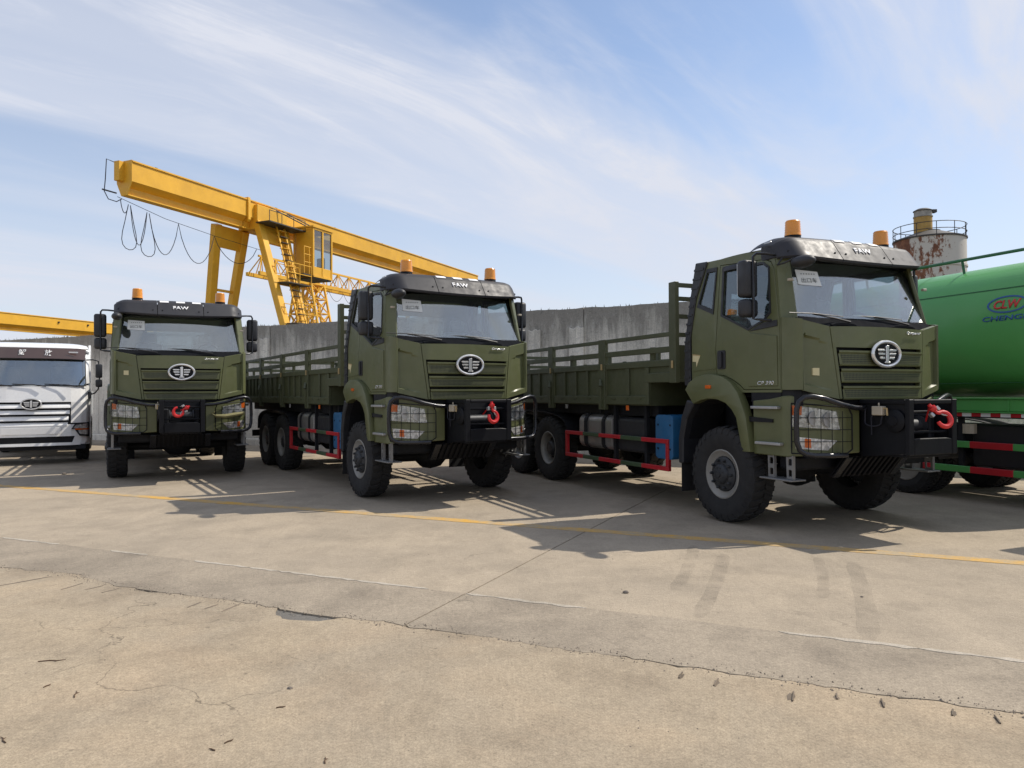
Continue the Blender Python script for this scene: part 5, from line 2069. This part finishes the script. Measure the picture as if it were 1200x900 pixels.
            mir(MB().bx(-XB + .045, -XB + .085, sy - .05, sy + .05, 2.191, 2.40)).build('stake_stub', 'olive_box', root)
        mir(MB().bx(-1.12, -1.08, 4.95, 4.99, 1.35, 1.50)).build('bed_lamp_bracket', 'chassis', root)
        for yy in (3.95, 6.0):
            mir(MB().bx(-1.235, -1.215, yy - .035, yy + .035, 1.42, 1.50)).build('side_lamp', 'orange_lens' if yy < 5 else 'silver', root, bevel=.004)
    # headboard: lower sheet, upper bars
    MB().bx(-1.18, 1.18, 2.69, 2.72, 1.905, 2.40).build('headboard', 'olive_box', root)
    for z in (2.55, 2.82, 3.08, 3.28):
        MB().bx(-1.185, 1.185, 2.68, 2.73, z - .03, z + .03).build('headboard_rail', 'olive_box', root)
    for x in (-.4, .4):
        MB().bx(x - .03, x + .03, 2.682, 2.728, 2.40, 3.24).build('headboard_upright', 'olive_box', root)
    MB().bx(-1.18, 1.18, 10.10, 10.13, 1.52, 2.19).build('tailgate', 'olive_box', root)
    for z in (2.345, 2.57):
        MB().bx(-1.18, 1.18, 10.10, 10.14, z - .035, z + .035).build('tail_rail', 'olive_box', root)
    MB().bx(-1.1, 1.1, 9.98, 10.06, .62, .78).build('rear_underrun', 'chassis', root)
    MB().bx(-.12, .12, 9.82, 9.98, .79, 1.1).build('rear_drawbar', 'chassis', root)
    return root


def find(o, base):
    return [c for c in o.children if c.name.split('.')[0] == base]


TRUCKS = [((4.602, 8.779, 0), 24.26), ((-.580, 11.536, 0), 32.21), ((-6.484, 14.468, 0), 27.39)]
t3 = build_truck()
# small cream stickers on the corner panel of two of the trucks
t2 = copy_tree(t3)
t1 = copy_tree(t3)
for o, (loc, rz) in zip((t3, t2, t1), TRUCKS):
    o.location = loc
    o.rotation_euler = (0, 0, radians(rz))
GR = 'army green cargo trucks parked side by side'
tag(t3, 'olive green military cargo truck parked beside the green tanker truck', 'truck', GR)
tag(t2, 'olive green military cargo truck standing between two trucks of the same kind', 'truck', GR)
tag(t1, 'olive green military cargo truck parked next to the white truck', 'truck', GR)


def place_sticker(root, x, z):
    m = MB()
    y0 = yf(x, z) + .012
    m.add([(x, y0, z), (x + .085, y0 + -.016, z - .005), (x + .085, y0 - .016, z + .085), (x, y0, z + .085)] + [(x, y0 + .03, z), (x + .085, y0 + .014, z - .005), (x + .085, y0 + .014, z + .085), (x, y0 + .03, z + .085)],
          [(0, 1, 2, 3), (7, 6, 5, 4), (0, 4, 5, 1), (1, 5, 6, 2), (2, 6, 7, 3), (3, 7, 4, 0)])
    return m.build('sticker', 'dial_cream', root)


place_sticker(t3, -1.03, 1.90)
place_sticker(t1, -1.02, 2.10)
for o, loc, rot in ((t3, (-.02, -.52, 1.44), (radians(-22), radians(-38), 0)), (t2, (.0, -.52, 1.43), (radians(-8), 0, radians(10))), (t1, (-.03, -.52, 1.42), (0, radians(62), 0))):
    h = find(o, 'winch_hook')[0]
    h.location = loc
    h.rotation_euler = rot
for i, o in enumerate((t3, t2, t1)):
    for j, w in enumerate(find(o, 'wheel')):
        w.rotation_euler.x = (i * 1.7 + j * .9) % 6.28
# rolled tow strap lashed to the bull bar of the left-hand truck
m = MB()
m.tube([(.62, .09, 1.28), (.80, .10, 1.27), (1.0, .16, 1.30), (1.18, .21, 1.33)], [.03, .04, .04, .03], 8)
m.tube([(.62, .09, 1.28), (.55, .07, 1.33), (.60, .05, 1.36)], .012, 6)
m.build('tow_strap', 'strap', t1, smooth=True)

# ------------------------------------------------------------------ white truck and green tanker share a road-going cab
WPLAN = [(0, .0), (.5, .015), (.85, .06), (1.05, .14), (1.17, .25), (1.235, .42), (1.25, .60)]


def yw(x):
    return lerp_tab(WPLAN, abs(x))


def road_wheel(parent, loc, left, proto={}):
    w = empty('wheel', loc)
    w.parent = parent
    if 'p' not in proto:
        t = tyre_mesh(R=.52, W=.30, rim=.285, lugs=44).build('tyre', 'rubber', smooth=True)
        mb = MB()
        mb.lathe([(.29, -.12), (.30, -.13), (.28, -.135), (.26, -.08), (.22, -.03), (.14, -.05), (.12, -.13), (.06, -.15), (0, -.15)], 'x', n=28)
        r = mb.build('rim', 'rim', smooth=True)
        proto['p'] = (t, r)
        for o in proto['p']:
            o.parent = w
            if not left: o.rotation_euler = (0, 0, pi)
    else:
        for o in proto['p']:
            inst(o, w, (0, 0, 0), (0, 0, 0 if left else pi))
    return w


def road_cab(root, body, band, slat_n=4, full=True):
    side = [(.60, .60), (1.05, .60), (1.05, 1.05), (1.2, 1.25), (1.55, 1.3), (1.9, 1.1), (1.9, 1.0), (2.15, 1.0), (2.15, 2.9), (2.0, 3.05), (.85, 3.02), (.72, 2.85), (.60, 2.05)]
    win = [(.80, 2.08), (1.55, 2.0), (1.55, 2.72), (.98, 2.74)]
    for sd in (-1, 1):
        mir = (lambda m: m) if sd < 0 else (lambda m: m.mirror())
        s = mir(MB().prism(side, 'x', -1.25, -1.20, holes=[win])).build('cab_side', body, root)
        mir(MB().prism(scale_poly(win, 1.0), 'x', -1.235, -1.23)).build('window_pane', 'side_glass', s)
        mir(MB().prism(rrect(1.35, 1.5, 1.72, 1.78, .02), 'x', -1.275, -1.249)).build('door_handle', 'plastic', s)
        m = MB()
        m.add([(-1.25, .60, 2.03), (-1.15, .28, 2.0), (-1.10, .52, 2.70), (-1.25, .75, 2.88), (-1.21, .64, 2.03), (-1.11, .32, 2.0), (-1.06, .56, 2.70), (-1.21, .79, 2.88)],
              [(0, 1, 2, 3), (7, 6, 5, 4), (0, 4, 5, 1), (1, 5, 6, 2), (2, 6, 7, 3), (3, 7, 4, 0)])
        mir(m).build('windscreen_pillar', body, root)
        # mirrors on looping arms
        m = MB()
        m.bx(-1.52, -1.36, .50, .62, 2.16, 2.52)
        mir(m).build('mirror_housing', 'plastic', root, bevel=.035, seg=2, smooth=True)
        m = MB()
        m.bx(-1.52, -1.36, .50, .62, 1.92, 2.12)
        mir(m).build('wide_mirror_housing', 'plastic', root, bevel=.035, seg=2, smooth=True)
        m = MB()
        m.tube([(-1.15, .50, 2.62), (-1.30, .52, 2.63), (-1.42, .54, 2.60), (-1.45, .56, 2.45), (-1.45, .56, 2.0), (-1.42, .54, 1.86), (-1.34, .52, 1.76), (-1.22, .46, 1.72)], .017, 7)
        mir(m).build('mirror_arm', 'plastic', root, smooth=True)
        mir(MB().bx(-1.27, -1.20, .40, .52, 1.62, 1.80)).build('arm_bracket', 'plastic', root, bevel=.01)
        # lamp cluster
        lc = mir(sheetq(sheetq(MB(), (-1.235, 1.03), (-1.235, .84), (-.84, .865), (-.92, .995), .045, .04, yw), (-1.235, .838), (-1.235, .66), (-1.02, .69), (-.92, .85), .045, .04, yw)).build('headlight', 'plastic', root)
        mir(sheetq(MB(), (-1.20, .995), (-1.20, .875), (-.88, .885), (-.945, .965), .052, .01, yw)).build('headlight_lens', 'lamp_reflector', lc)
        mir(sheetq(MB(), (-1.20, .835), (-1.20, .715), (-1.03, .735), (-.985, .83), .052, .01, yw)).build('lower_lens', 'lamp_reflector', lc)
        mir(sheetq(MB(), (-1.225, .87), (-1.225, .838), (-.93, .842), (-.91, .875), .054, .01, yw)).build('light_bar', 'orange_lens', lc)
    m = MB()
    m.grid(lambda u, v: (-1.22 + 2.44 * u, .62 + 1.53 * v, 2.95 + .13 * (1 - (2 * u - 1) ** 6) - .12 * (1 - v) ** 6 - .05 * v ** 8), 24, 14, thick=(0, 0, -.05))
    m.build('roof', body, root, smooth=True)
    m = MB()
    m.bx(-1.2, 1.2, 2.10, 2.14, .95, 2.95)
    m.build('back_wall', 'interior', root)
    # brow and glossy band
    def front(a, z, back):
        return (a * 1.2, yw(a * 1.2) + back, z)
    m = MB()
    m.grid(lambda u, v: (lambda a: (a * (1.19 - .03 * v), yw(a * 1.17) * .8 + .24 + .12 * v + .30 * v ** 3, 2.90 + .145 * v ** .7 - .05 * (a ** 6) * v))(2 * u - 1), 24, 6, thick=(0, .04, -.02))
    m.build('brow', body, root, smooth=True)
    m = MB()
    m.grid(lambda u, v: (lambda a: (a * (1.13 + .02 * v), yw(a * 1.12) * .8 + .12 + .11 * v, 2.63 + .265 * v - .02 * a ** 4))(2 * u - 1), 24, 4, thick=(0, .03, 0))
    bd = m.build('visor_band', band, root, smooth=True)
    m = MB()
    m.grid(lambda u, v: (lambda a: (a * 1.13, yw(a * 1.12) * .8 + .125 + .14 * v, 2.615 + .015 * v - .02 * a ** 4))(2 * u - 1), 20, 2, thick=(0, 0, .012))
    m.build('band_soffit', 'plastic', root)
    def gl(u, v, off=0):
        a = 2 * u - 1
        return (a * (1.14 - .02 * v), yw(a * 1.1) * .8 + .06 + .17 * v - off, 1.965 + .70 * v)
    m = MB()
    m.grid(lambda u, v: gl(u, v), 20, 8, thick=(0, .006, 0))
    ws = m.build('windscreen', 'windscreen_glass', root, smooth=True)
    m = MB()
    for (u0, u1, v0, v1) in ((-.01, 1.01, -.04, .05), (-.01, .025, .05, 1.0), (.975, 1.01, .05, 1.0)):
        m.grid(lambda u, v: (lambda p: (p[0], p[1] + .012, p[2]))(gl(u0 + (u1 - u0) * u, v0 + (v1 - v0) * v)), 16, 8, thick=(0, .012, 0))
    m.build('windscreen_seal', 'plastic', ws)
    # front skin: hood, four slats over dark gaps, bumper bar, lower grille
    def skin(name, z0, z1, mat, half=1.25, off0=0.0, off1=0.0, parent=root, nx=24, th=.03):
        m = MB()
        m.grid(lambda u, v: (lambda x: (x, yw(x) - off0 - (off1 - off0) * v, z0 + (z1 - z0) * v))(half * (2 * u - 1)), nx, 2, thick=(0, th, 0))
        return m.build(name, mat, parent)
    hood = skin('hood', 1.545, 1.965, body, 1.245, .0, -.07)
    for sd in (-1, 1):
        m = MB()
        m.grid(lambda u, v: (lambda x: (sd * x, yw(x), 1.02 + .525 * v))(.835 + .41 * u), 10, 2, thick=(0, .03, 0))
        m.build('corner_skin', body, root)
    m = MB()
    m.grid(lambda u, v: (lambda x: (x, yw(x) + .06, .96 + .60 * v))(.83 * (2 * u - 1)), 14, 1, thick=(0, .02, 0))
    m.build('grille_back', 'chassis', root)
    zs = [1.545, 1.395, 1.245, 1.09, .955]
    for i in range(4):
        z1, z0 = zs[i] - .05, zs[i + 1]
        m = MB()
        m.grid(lambda u, v: (lambda x: (x, yw(x) - .012 + .05 * (v - .0) ** 2 - .01 * (1 - v), z0 + (z1 - z0) * v))((.825 - .02 * i) * (2 * u - 1)), 18, 4, thick=(0, .03, 0))
        m.build('grille_slat', body, root)
    skin('bumper', .69, .985, body, 1.25, .015, .01)
    m = MB()
    m.grid(lambda u, v: (lambda x: (x, yw(x) + .03, .52 + .18 * v))(1.0 * (2 * u - 1)), 16, 1, thick=(0, .02, 0))
    m.build('lower_grille', 'chassis', root)
    skin('bumper_lip', .465, .535, body, 1.24, .02, .015)
    for sd in (-1, 1):
        m = MB()
        m.grid(lambda u, v: (lambda x: (sd * x, yw(x), .53 + .165 * v))(.86 + .385 * u + .06 * v * (1 - u)), 10, 2, thick=(0, .03, 0))
        m.build('bumper_corner', body, root)
    MB().bx(-.62, .62, -.022, -.013, .755, .915).build('number_plate', body, root, bevel=.003)
    MB().bx(-1.15, 1.15, .12, .40, .36, .48).build('front_crossmember', 'chassis', root)
    # emblem
    EZ, EY = 1.50, -.045
    m = MB()
    m.tube([(.21 * cos(2 * pi * k / 32), EY, EZ + .125 * sin(2 * pi * k / 32)) for k in range(32)], .017, 7, closed=True)
    emb = m.build('emblem', 'chrome', root, smooth=True)
    MB().prism([(.205 * cos(2 * pi * k / 32), EZ + .12 * sin(2 * pi * k / 32)) for k in range(32)], 'y', EY, EY + .06).build('emblem_disc', 'steel_black', emb)
    m = MB()
    m.prism([(-.02, EZ - .09), (.02, EZ - .09), (.02, EZ + .09), (-.02, EZ + .08)], 'y', EY - .015, EY - .001)
    m.build('emblem_numeral', 'chrome', emb)
    for sd in (-1, 1):
        for z, L in ((.04, .15), (.0, .14), (-.045, .12)):
            m = MB()
            m.prism([(sd * .033, EZ + z - .012), (sd * L, EZ + z - .012), (sd * (L + .01), EZ + z + .012), (sd * .033, EZ + z + .012)], 'y', EY - .012, EY - .001)
            m.build('emblem_wing', 'chrome', emb)
    for xb_ in (-.75, -.05, .62):
        m = MB()
        m.tube([(xb_ + .35, .0, 1.935), (xb_ + .10, .03, 1.975), (xb_ - .35, .06, 1.995)], [.016, .012, .008], 6)
        m.build('wiper', 'plastic', root)
    MB().bx(-1.15, 1.15, .25, .62, 1.6, 1.93).build('dashboard', 'interior', root, bevel=.04)
    for x in (-.6, .6):
        m = MB()
        m.bx(x - .28, x + .28, 1.25, 1.45, 1.55, 2.45)
        m.bx(x - .16, x + .16, 1.27, 1.40, 2.46, 2.66)
        m.build('seat', 'seat', root, bevel=.05, seg=2, smooth=True)
    MB().bx(-1.2, 1.2, .45, 2.1, .95, 1.0).build('cab_floor', 'chassis', root)
    return bd


wt_root = empty('white_truck')
band = road_cab(wt_root, 'white_truck', 'brown_band')
# bright rear opening is a pale load body behind the cab
for ch, x in (('解', .22 - .42), ('放', .22 + .12)):
    lettering(ch, 'paint_white', band, Matrix.Identity(4), width=.16, height=.15, bold=.012, extrude=.003,
              bend=lambda a, b, c, x0=x: ((a + x0), yw(a + x0) * .8 + .12 + .11 * (b / .265 + .55) - .016 - c, 2.63 + .265 * .55 + b))
MB().bx(.78, .98, .175, .19, 2.78, 2.81).build('band_lamp', 'paint_white', band)
MB().prism([(.25, .40), (.66, .42), (.66, .62), (.25, .62)], 'z', 1.935, 1.99).build('blue_folder', 'blue_sheet', wt_root)
for x in (-.42, .42):
    MB().bx(x - .04, x + .04, .5, 8.8, .78, 1.02).build('chassis_rail', 'chassis', wt_root)
for y in (1.42, 5.6, 6.95):
    for sd in (-1, 1):
        road_wheel(wt_root, (sd * 1.06, y, .52), sd < 0)
    MB().lathe([(.07, -.95), (.09, 0), (.07, .95)], 'x', (0, y, .52), n=12).build('axle', 'chassis', wt_root)
m = MB()
m.bx(-1.22, 1.22, 2.9, 8.8, 1.1, 1.22)
m.build('bed_floor', 'white_trim', wt_root)
for sd in (-1, 1):
    m = MB()
    m.bx(sd * 1.22, sd * 1.16, 2.9, 8.8, 1.225, 1.85)
    m.build('drop_side', 'white_trim', wt_root)
    m = MB()
    m.tube([(sd * 1.2, 2.35, .5), (sd * 1.2, 2.35, 1.5), (sd * 1.2, 2.5, 1.6)], .05, 8)
    m.build('snorkel', 'plastic', wt_root)
    m = MB()
    m.bx(sd * 1.2, sd * .6, 2.7, 3.9, .45, 1.05)
    m.build('fuel_tank', 'alu_tank', wt_root, bevel=.06, seg=2, smooth=True)
    m = MB()
    m.grid(lambda u, v: (sd * (1.24 - .4 * v), 1.42 + .62 * cos(pi * u), .55 + .62 * sin(pi * u)), 14, 1, thick=(0, 0, .02))
    m.build('wheel_arch', 'plastic', wt_root)
wt_root.location = (-11.77, 18.02, 0)
wt_root.rotation_euler = (0, 0, radians(29))
tag(wt_root, 'white truck with a glossy brown band above its windscreen', 'truck')

# ------------------------------------------------------------------ green tanker
tk = empty('tanker_truck')
road_cab(tk, 'tank_green', 'visor')
for c in tk.children:
    c.location.y += 2.1
MB().prism([(2.95, 3.10), (4.2, 3.02), (4.2, 3.66), (3.9, 3.66), (3.2, 3.35)], 'x', -1.18, 1.18).build('cab_shadow_block', 'tank_green', tk, bevel=.05, seg=2, smooth=True)  # unseen block added on the cab roof to cast a shadow wedge
for y in (3.52, 8.0, 9.32):
    for sd in (-1, 1):
        if y < 5:
            road_wheel(tk, (sd * 1.06, y, .52), sd < 0)
        else:
            road_wheel(tk, (sd * 1.07, y, .52), sd < 0)
            road_wheel(tk, (sd * .74, y, .52), sd < 0)
    MB().lathe([(.07, -.95), (.09, -.3), (.2, 0), (.09, .3), (.07, .95)], 'x', (0, y, .52), n=12).build('axle', 'chassis', tk)
for x in (-.42, .42):
    MB().bx(x - .045, x + .045, 2.6, 10.4, .85, 1.15).build('chassis_rail', 'chassis', tk)
# elliptical tank barrel with dished ends
TC, TA, TBz = 2.66, 1.25, 1.05
Y0, Y1 = 5.15, 10.3
P = MB()
prof_y = [(Y0 - .22, 0.0), (Y0 - .20, .35), (Y0 - .15, .65), (Y0 - .07, .88), (Y0, .985), (Y0 + .05, 1.0), (Y1 - .05, 1.0), (Y1, .985), (Y1 + .07, .88), (Y1 + .15, .65), (Y1 + .2, .35), (Y1 + .22, 0.0)]
n = 64


def sup(a, k):
    c, s = cos(a), sin(a)
    e = 0.78
    return (TA * k * (abs(c) ** e) * (1 if c >= 0 else -1), TC + TBz * k * (abs(s) ** e) * (1 if s >= 0 else -1))


V, F = [], []
for y, k in prof_y:
    for i in range(n):
        a = 2 * pi * i / n
        x, z = sup(a, max(k, .001))
        V.append((x, y, z))
for j in range(len(prof_y) - 1):
    for i in range(n):
        i2 = (i + 1) % n
        F.append((j * n + i, j * n + i2, (j + 1) * n + i2, (j + 1) * n + i))
P.add(V, F)
tank = P.build('tank', 'tank_green', tk, smooth=True)
for zz in (1.83, 3.22):
    for sd in (-1, 1):
        c = max(-1, min(1, ((zz - TC) / TBz)))
        sa = (abs(c)) ** (1 / .78)
        xx = TA * (max(0, 1 - sa * sa)) ** .5
        xx = TA * (max(0, (1 - sa ** 2)) ** .5) ** .78
        m = MB()
        m.bar((sd * (xx + .002), Y0, zz), (sd * (xx + .002), Y1, zz), .012, .016)
        m.build('weld_seam', 'tank_green_dark', tank)
for yy in (5.6, 7.9):
    m = MB()
    V, F = [], []
    for dy in (-.012, .012):
        for i in range(n):
            x, z = sup(2 * pi * i / n, 1.0035)
            V.append((x, yy + dy, z))
    for i in range(n):
        i2 = (i + 1) % n
        F.append((i, i2, n + i2, n + i))
    m.add(V, F)
    m.build('weld_band', 'tank_green', tank, smooth=True)
# running board trough, reflective strip, guards
for sd in (-1, 1):
    mir = (lambda m: m) if sd < 0 else (lambda m: m.mirror())
    mir(MB().bx(-1.255, -1.10, 4.95, 10.2, 1.40, 1.585)).build('tank_skirt', 'tank_green', tk, bevel=.008)
    mir(MB().bx(-1.285, -1.22, 4.95, 10.2, 1.588, 1.606)).build('skirt_flange', 'tank_green', tk)
    mir(MB().bx(-1.285, -1.22, 4.95, 10.2, 1.378, 1.396)).build('skirt_flange', 'tank_green', tk)
    for yy in [5.1 + 1.1 * k for k in range(5)]:
        mir(MB().bx(-1.27, -1.256, yy - .012, yy + .012, 1.40, 1.586)).build('skirt_rib', 'tank_green', tk)
    k = 0
    y = 4.97
    while y < 10.1:
        mir(MB().bx(-1.262, -1.257, y, y + .148, 1.318, 1.372)).build('reflective_strip', 'red' if k % 2 else 'safety_white', tk)
        y += .15
        k += 1
    mir(MB().bx(-1.255, -1.23, 4.95, 10.2, 1.30, 1.377)).build('strip_backing', 'chassis', tk)
    for z in (.885, .50):
        for ya, yb_, mt in ((7.445, 7.62, 'red'), (6.813, 7.443, 'tank_green'), (6.153, 6.811, 'red'), (5.50, 6.151, 'tank_green'), (4.84, 5.498, 'red'), (4.50, 4.838, 'tank_green')):
            mir(MB().bx(-1.255, -1.20, ya, yb_, z - .05, z + .05)).build('guard_bar', mt, tk, bevel=.006)
    for y in (4.7, 5.6, 7.0):
        mir(MB().bx(-1.195, -1.14, y - .04, y + .04, .47, 1.30)).build('guard_hanger', 'chassis', tk)
    mir(MB().bx(-1.10, -.5, 4.6, 5.8, .50, 1.15)).build('tool_box', 'chassis', tk, bevel=.03)
    mir(MB().bx(-1.08, -.5, 5.95, 6.9, .55, 1.2)).build('battery_box', 'plastic', tk, bevel=.03)
    m = MB()
    m.lathe([(.06, 1.05), (.06, 1.25)], 'z', (-1.12, 5.85, 0), n=10)
    mir(m).build('valve', 'silver', tk)
    m = MB()
    m.lathe([(.10, 1.05), (.10, 1.2)], 'z', (-1.12, 6.9, 0), n=10)
    mir(m).build('filter_can', 'cream_paint', tk)
    m = MB()
    m.grid(lambda u, v: (-1.22 + .55 * v, 8.66 + 1.30 * cos(pi * u), .62 + .58 * sin(pi * u) ** .6), 18, 1, thick=(0, 0, .02))
    mir(m).build('mudguard', 'plastic', tk)
# top walkway rail
for sd in (-1,):
    m = MB()
    m.tube([(sd * .70, 5.2, 3.83), (sd * .70, 10.3, 3.83)], .026, 7)
    rl = m.build('top_rail', 'tank_green_dark', tk)
    for yy in (5.35, 7.3, 9.2):
        m = MB()
        m.tube([(sd * .70, yy, 3.83), (sd * .70, yy - .05, 3.52)], .022, 6)
        m.build('rail_post', 'tank_green_dark', rl)
MB().lathe([(.30, 3.66), (.30, 3.76), (.26, 3.8), (0, 3.81)], 'z', (0, 6.0, 0), n=20).build('manhole', 'tank_green_dark', tank)


def tank_wrap(y, z, off):
    c = max(-.999, min(.999, (z - TC) / TBz))
    sa = abs(c) ** (1 / .78)
    xx = TA * ((1 - sa ** 2) ** .5) ** .78
    return (-(xx + off), y, z)


LY, LZ = 6.22, 2.975
lm = lambda x, y, z: tank_wrap(LY - x, LZ + y, .004 + z)
lettering('CLW', 'logo_red', tank, Matrix.Translation((0, 0, 0)), width=.40, height=.13, bold=.03, shear=.15, extrude=.003, bend=lm)
m = MB()
ring_o = [(.30 * cos(2 * pi * k / 40), .128 * sin(2 * pi * k / 40)) for k in range(40)]
ring_i = [(.272 * cos(2 * pi * k / 40), .106 * sin(2 * pi * k / 40)) for k in range(40)]
m.plate(ring_o, [ring_i], lambda x, y: lm(x, y, 0), lambda x, y: lm(x, y, .004))
m.build('logo_ring', 'logo_blue', tank)
lettering('CHENGLI', 'logo_blue', tank, Matrix.Translation((0, -.20, 0)), width=.72, height=.075, bold=.02, shear=.1, extrude=.003, bend=lm)
_yaw = radians(22)
_ax = Vector((cos(_yaw), sin(_yaw), 0))
_rx = Vector((-sin(_yaw), cos(_yaw), 0))
_o = Vector((7.306, 10.53, 0)) + _ax * 1.25 - _rx * 6.0
tk.location = _o
tk.rotation_euler = (0, 0, _yaw)
tag(tk, 'glossy green tanker truck with red and green striped side guards', 'tanker')
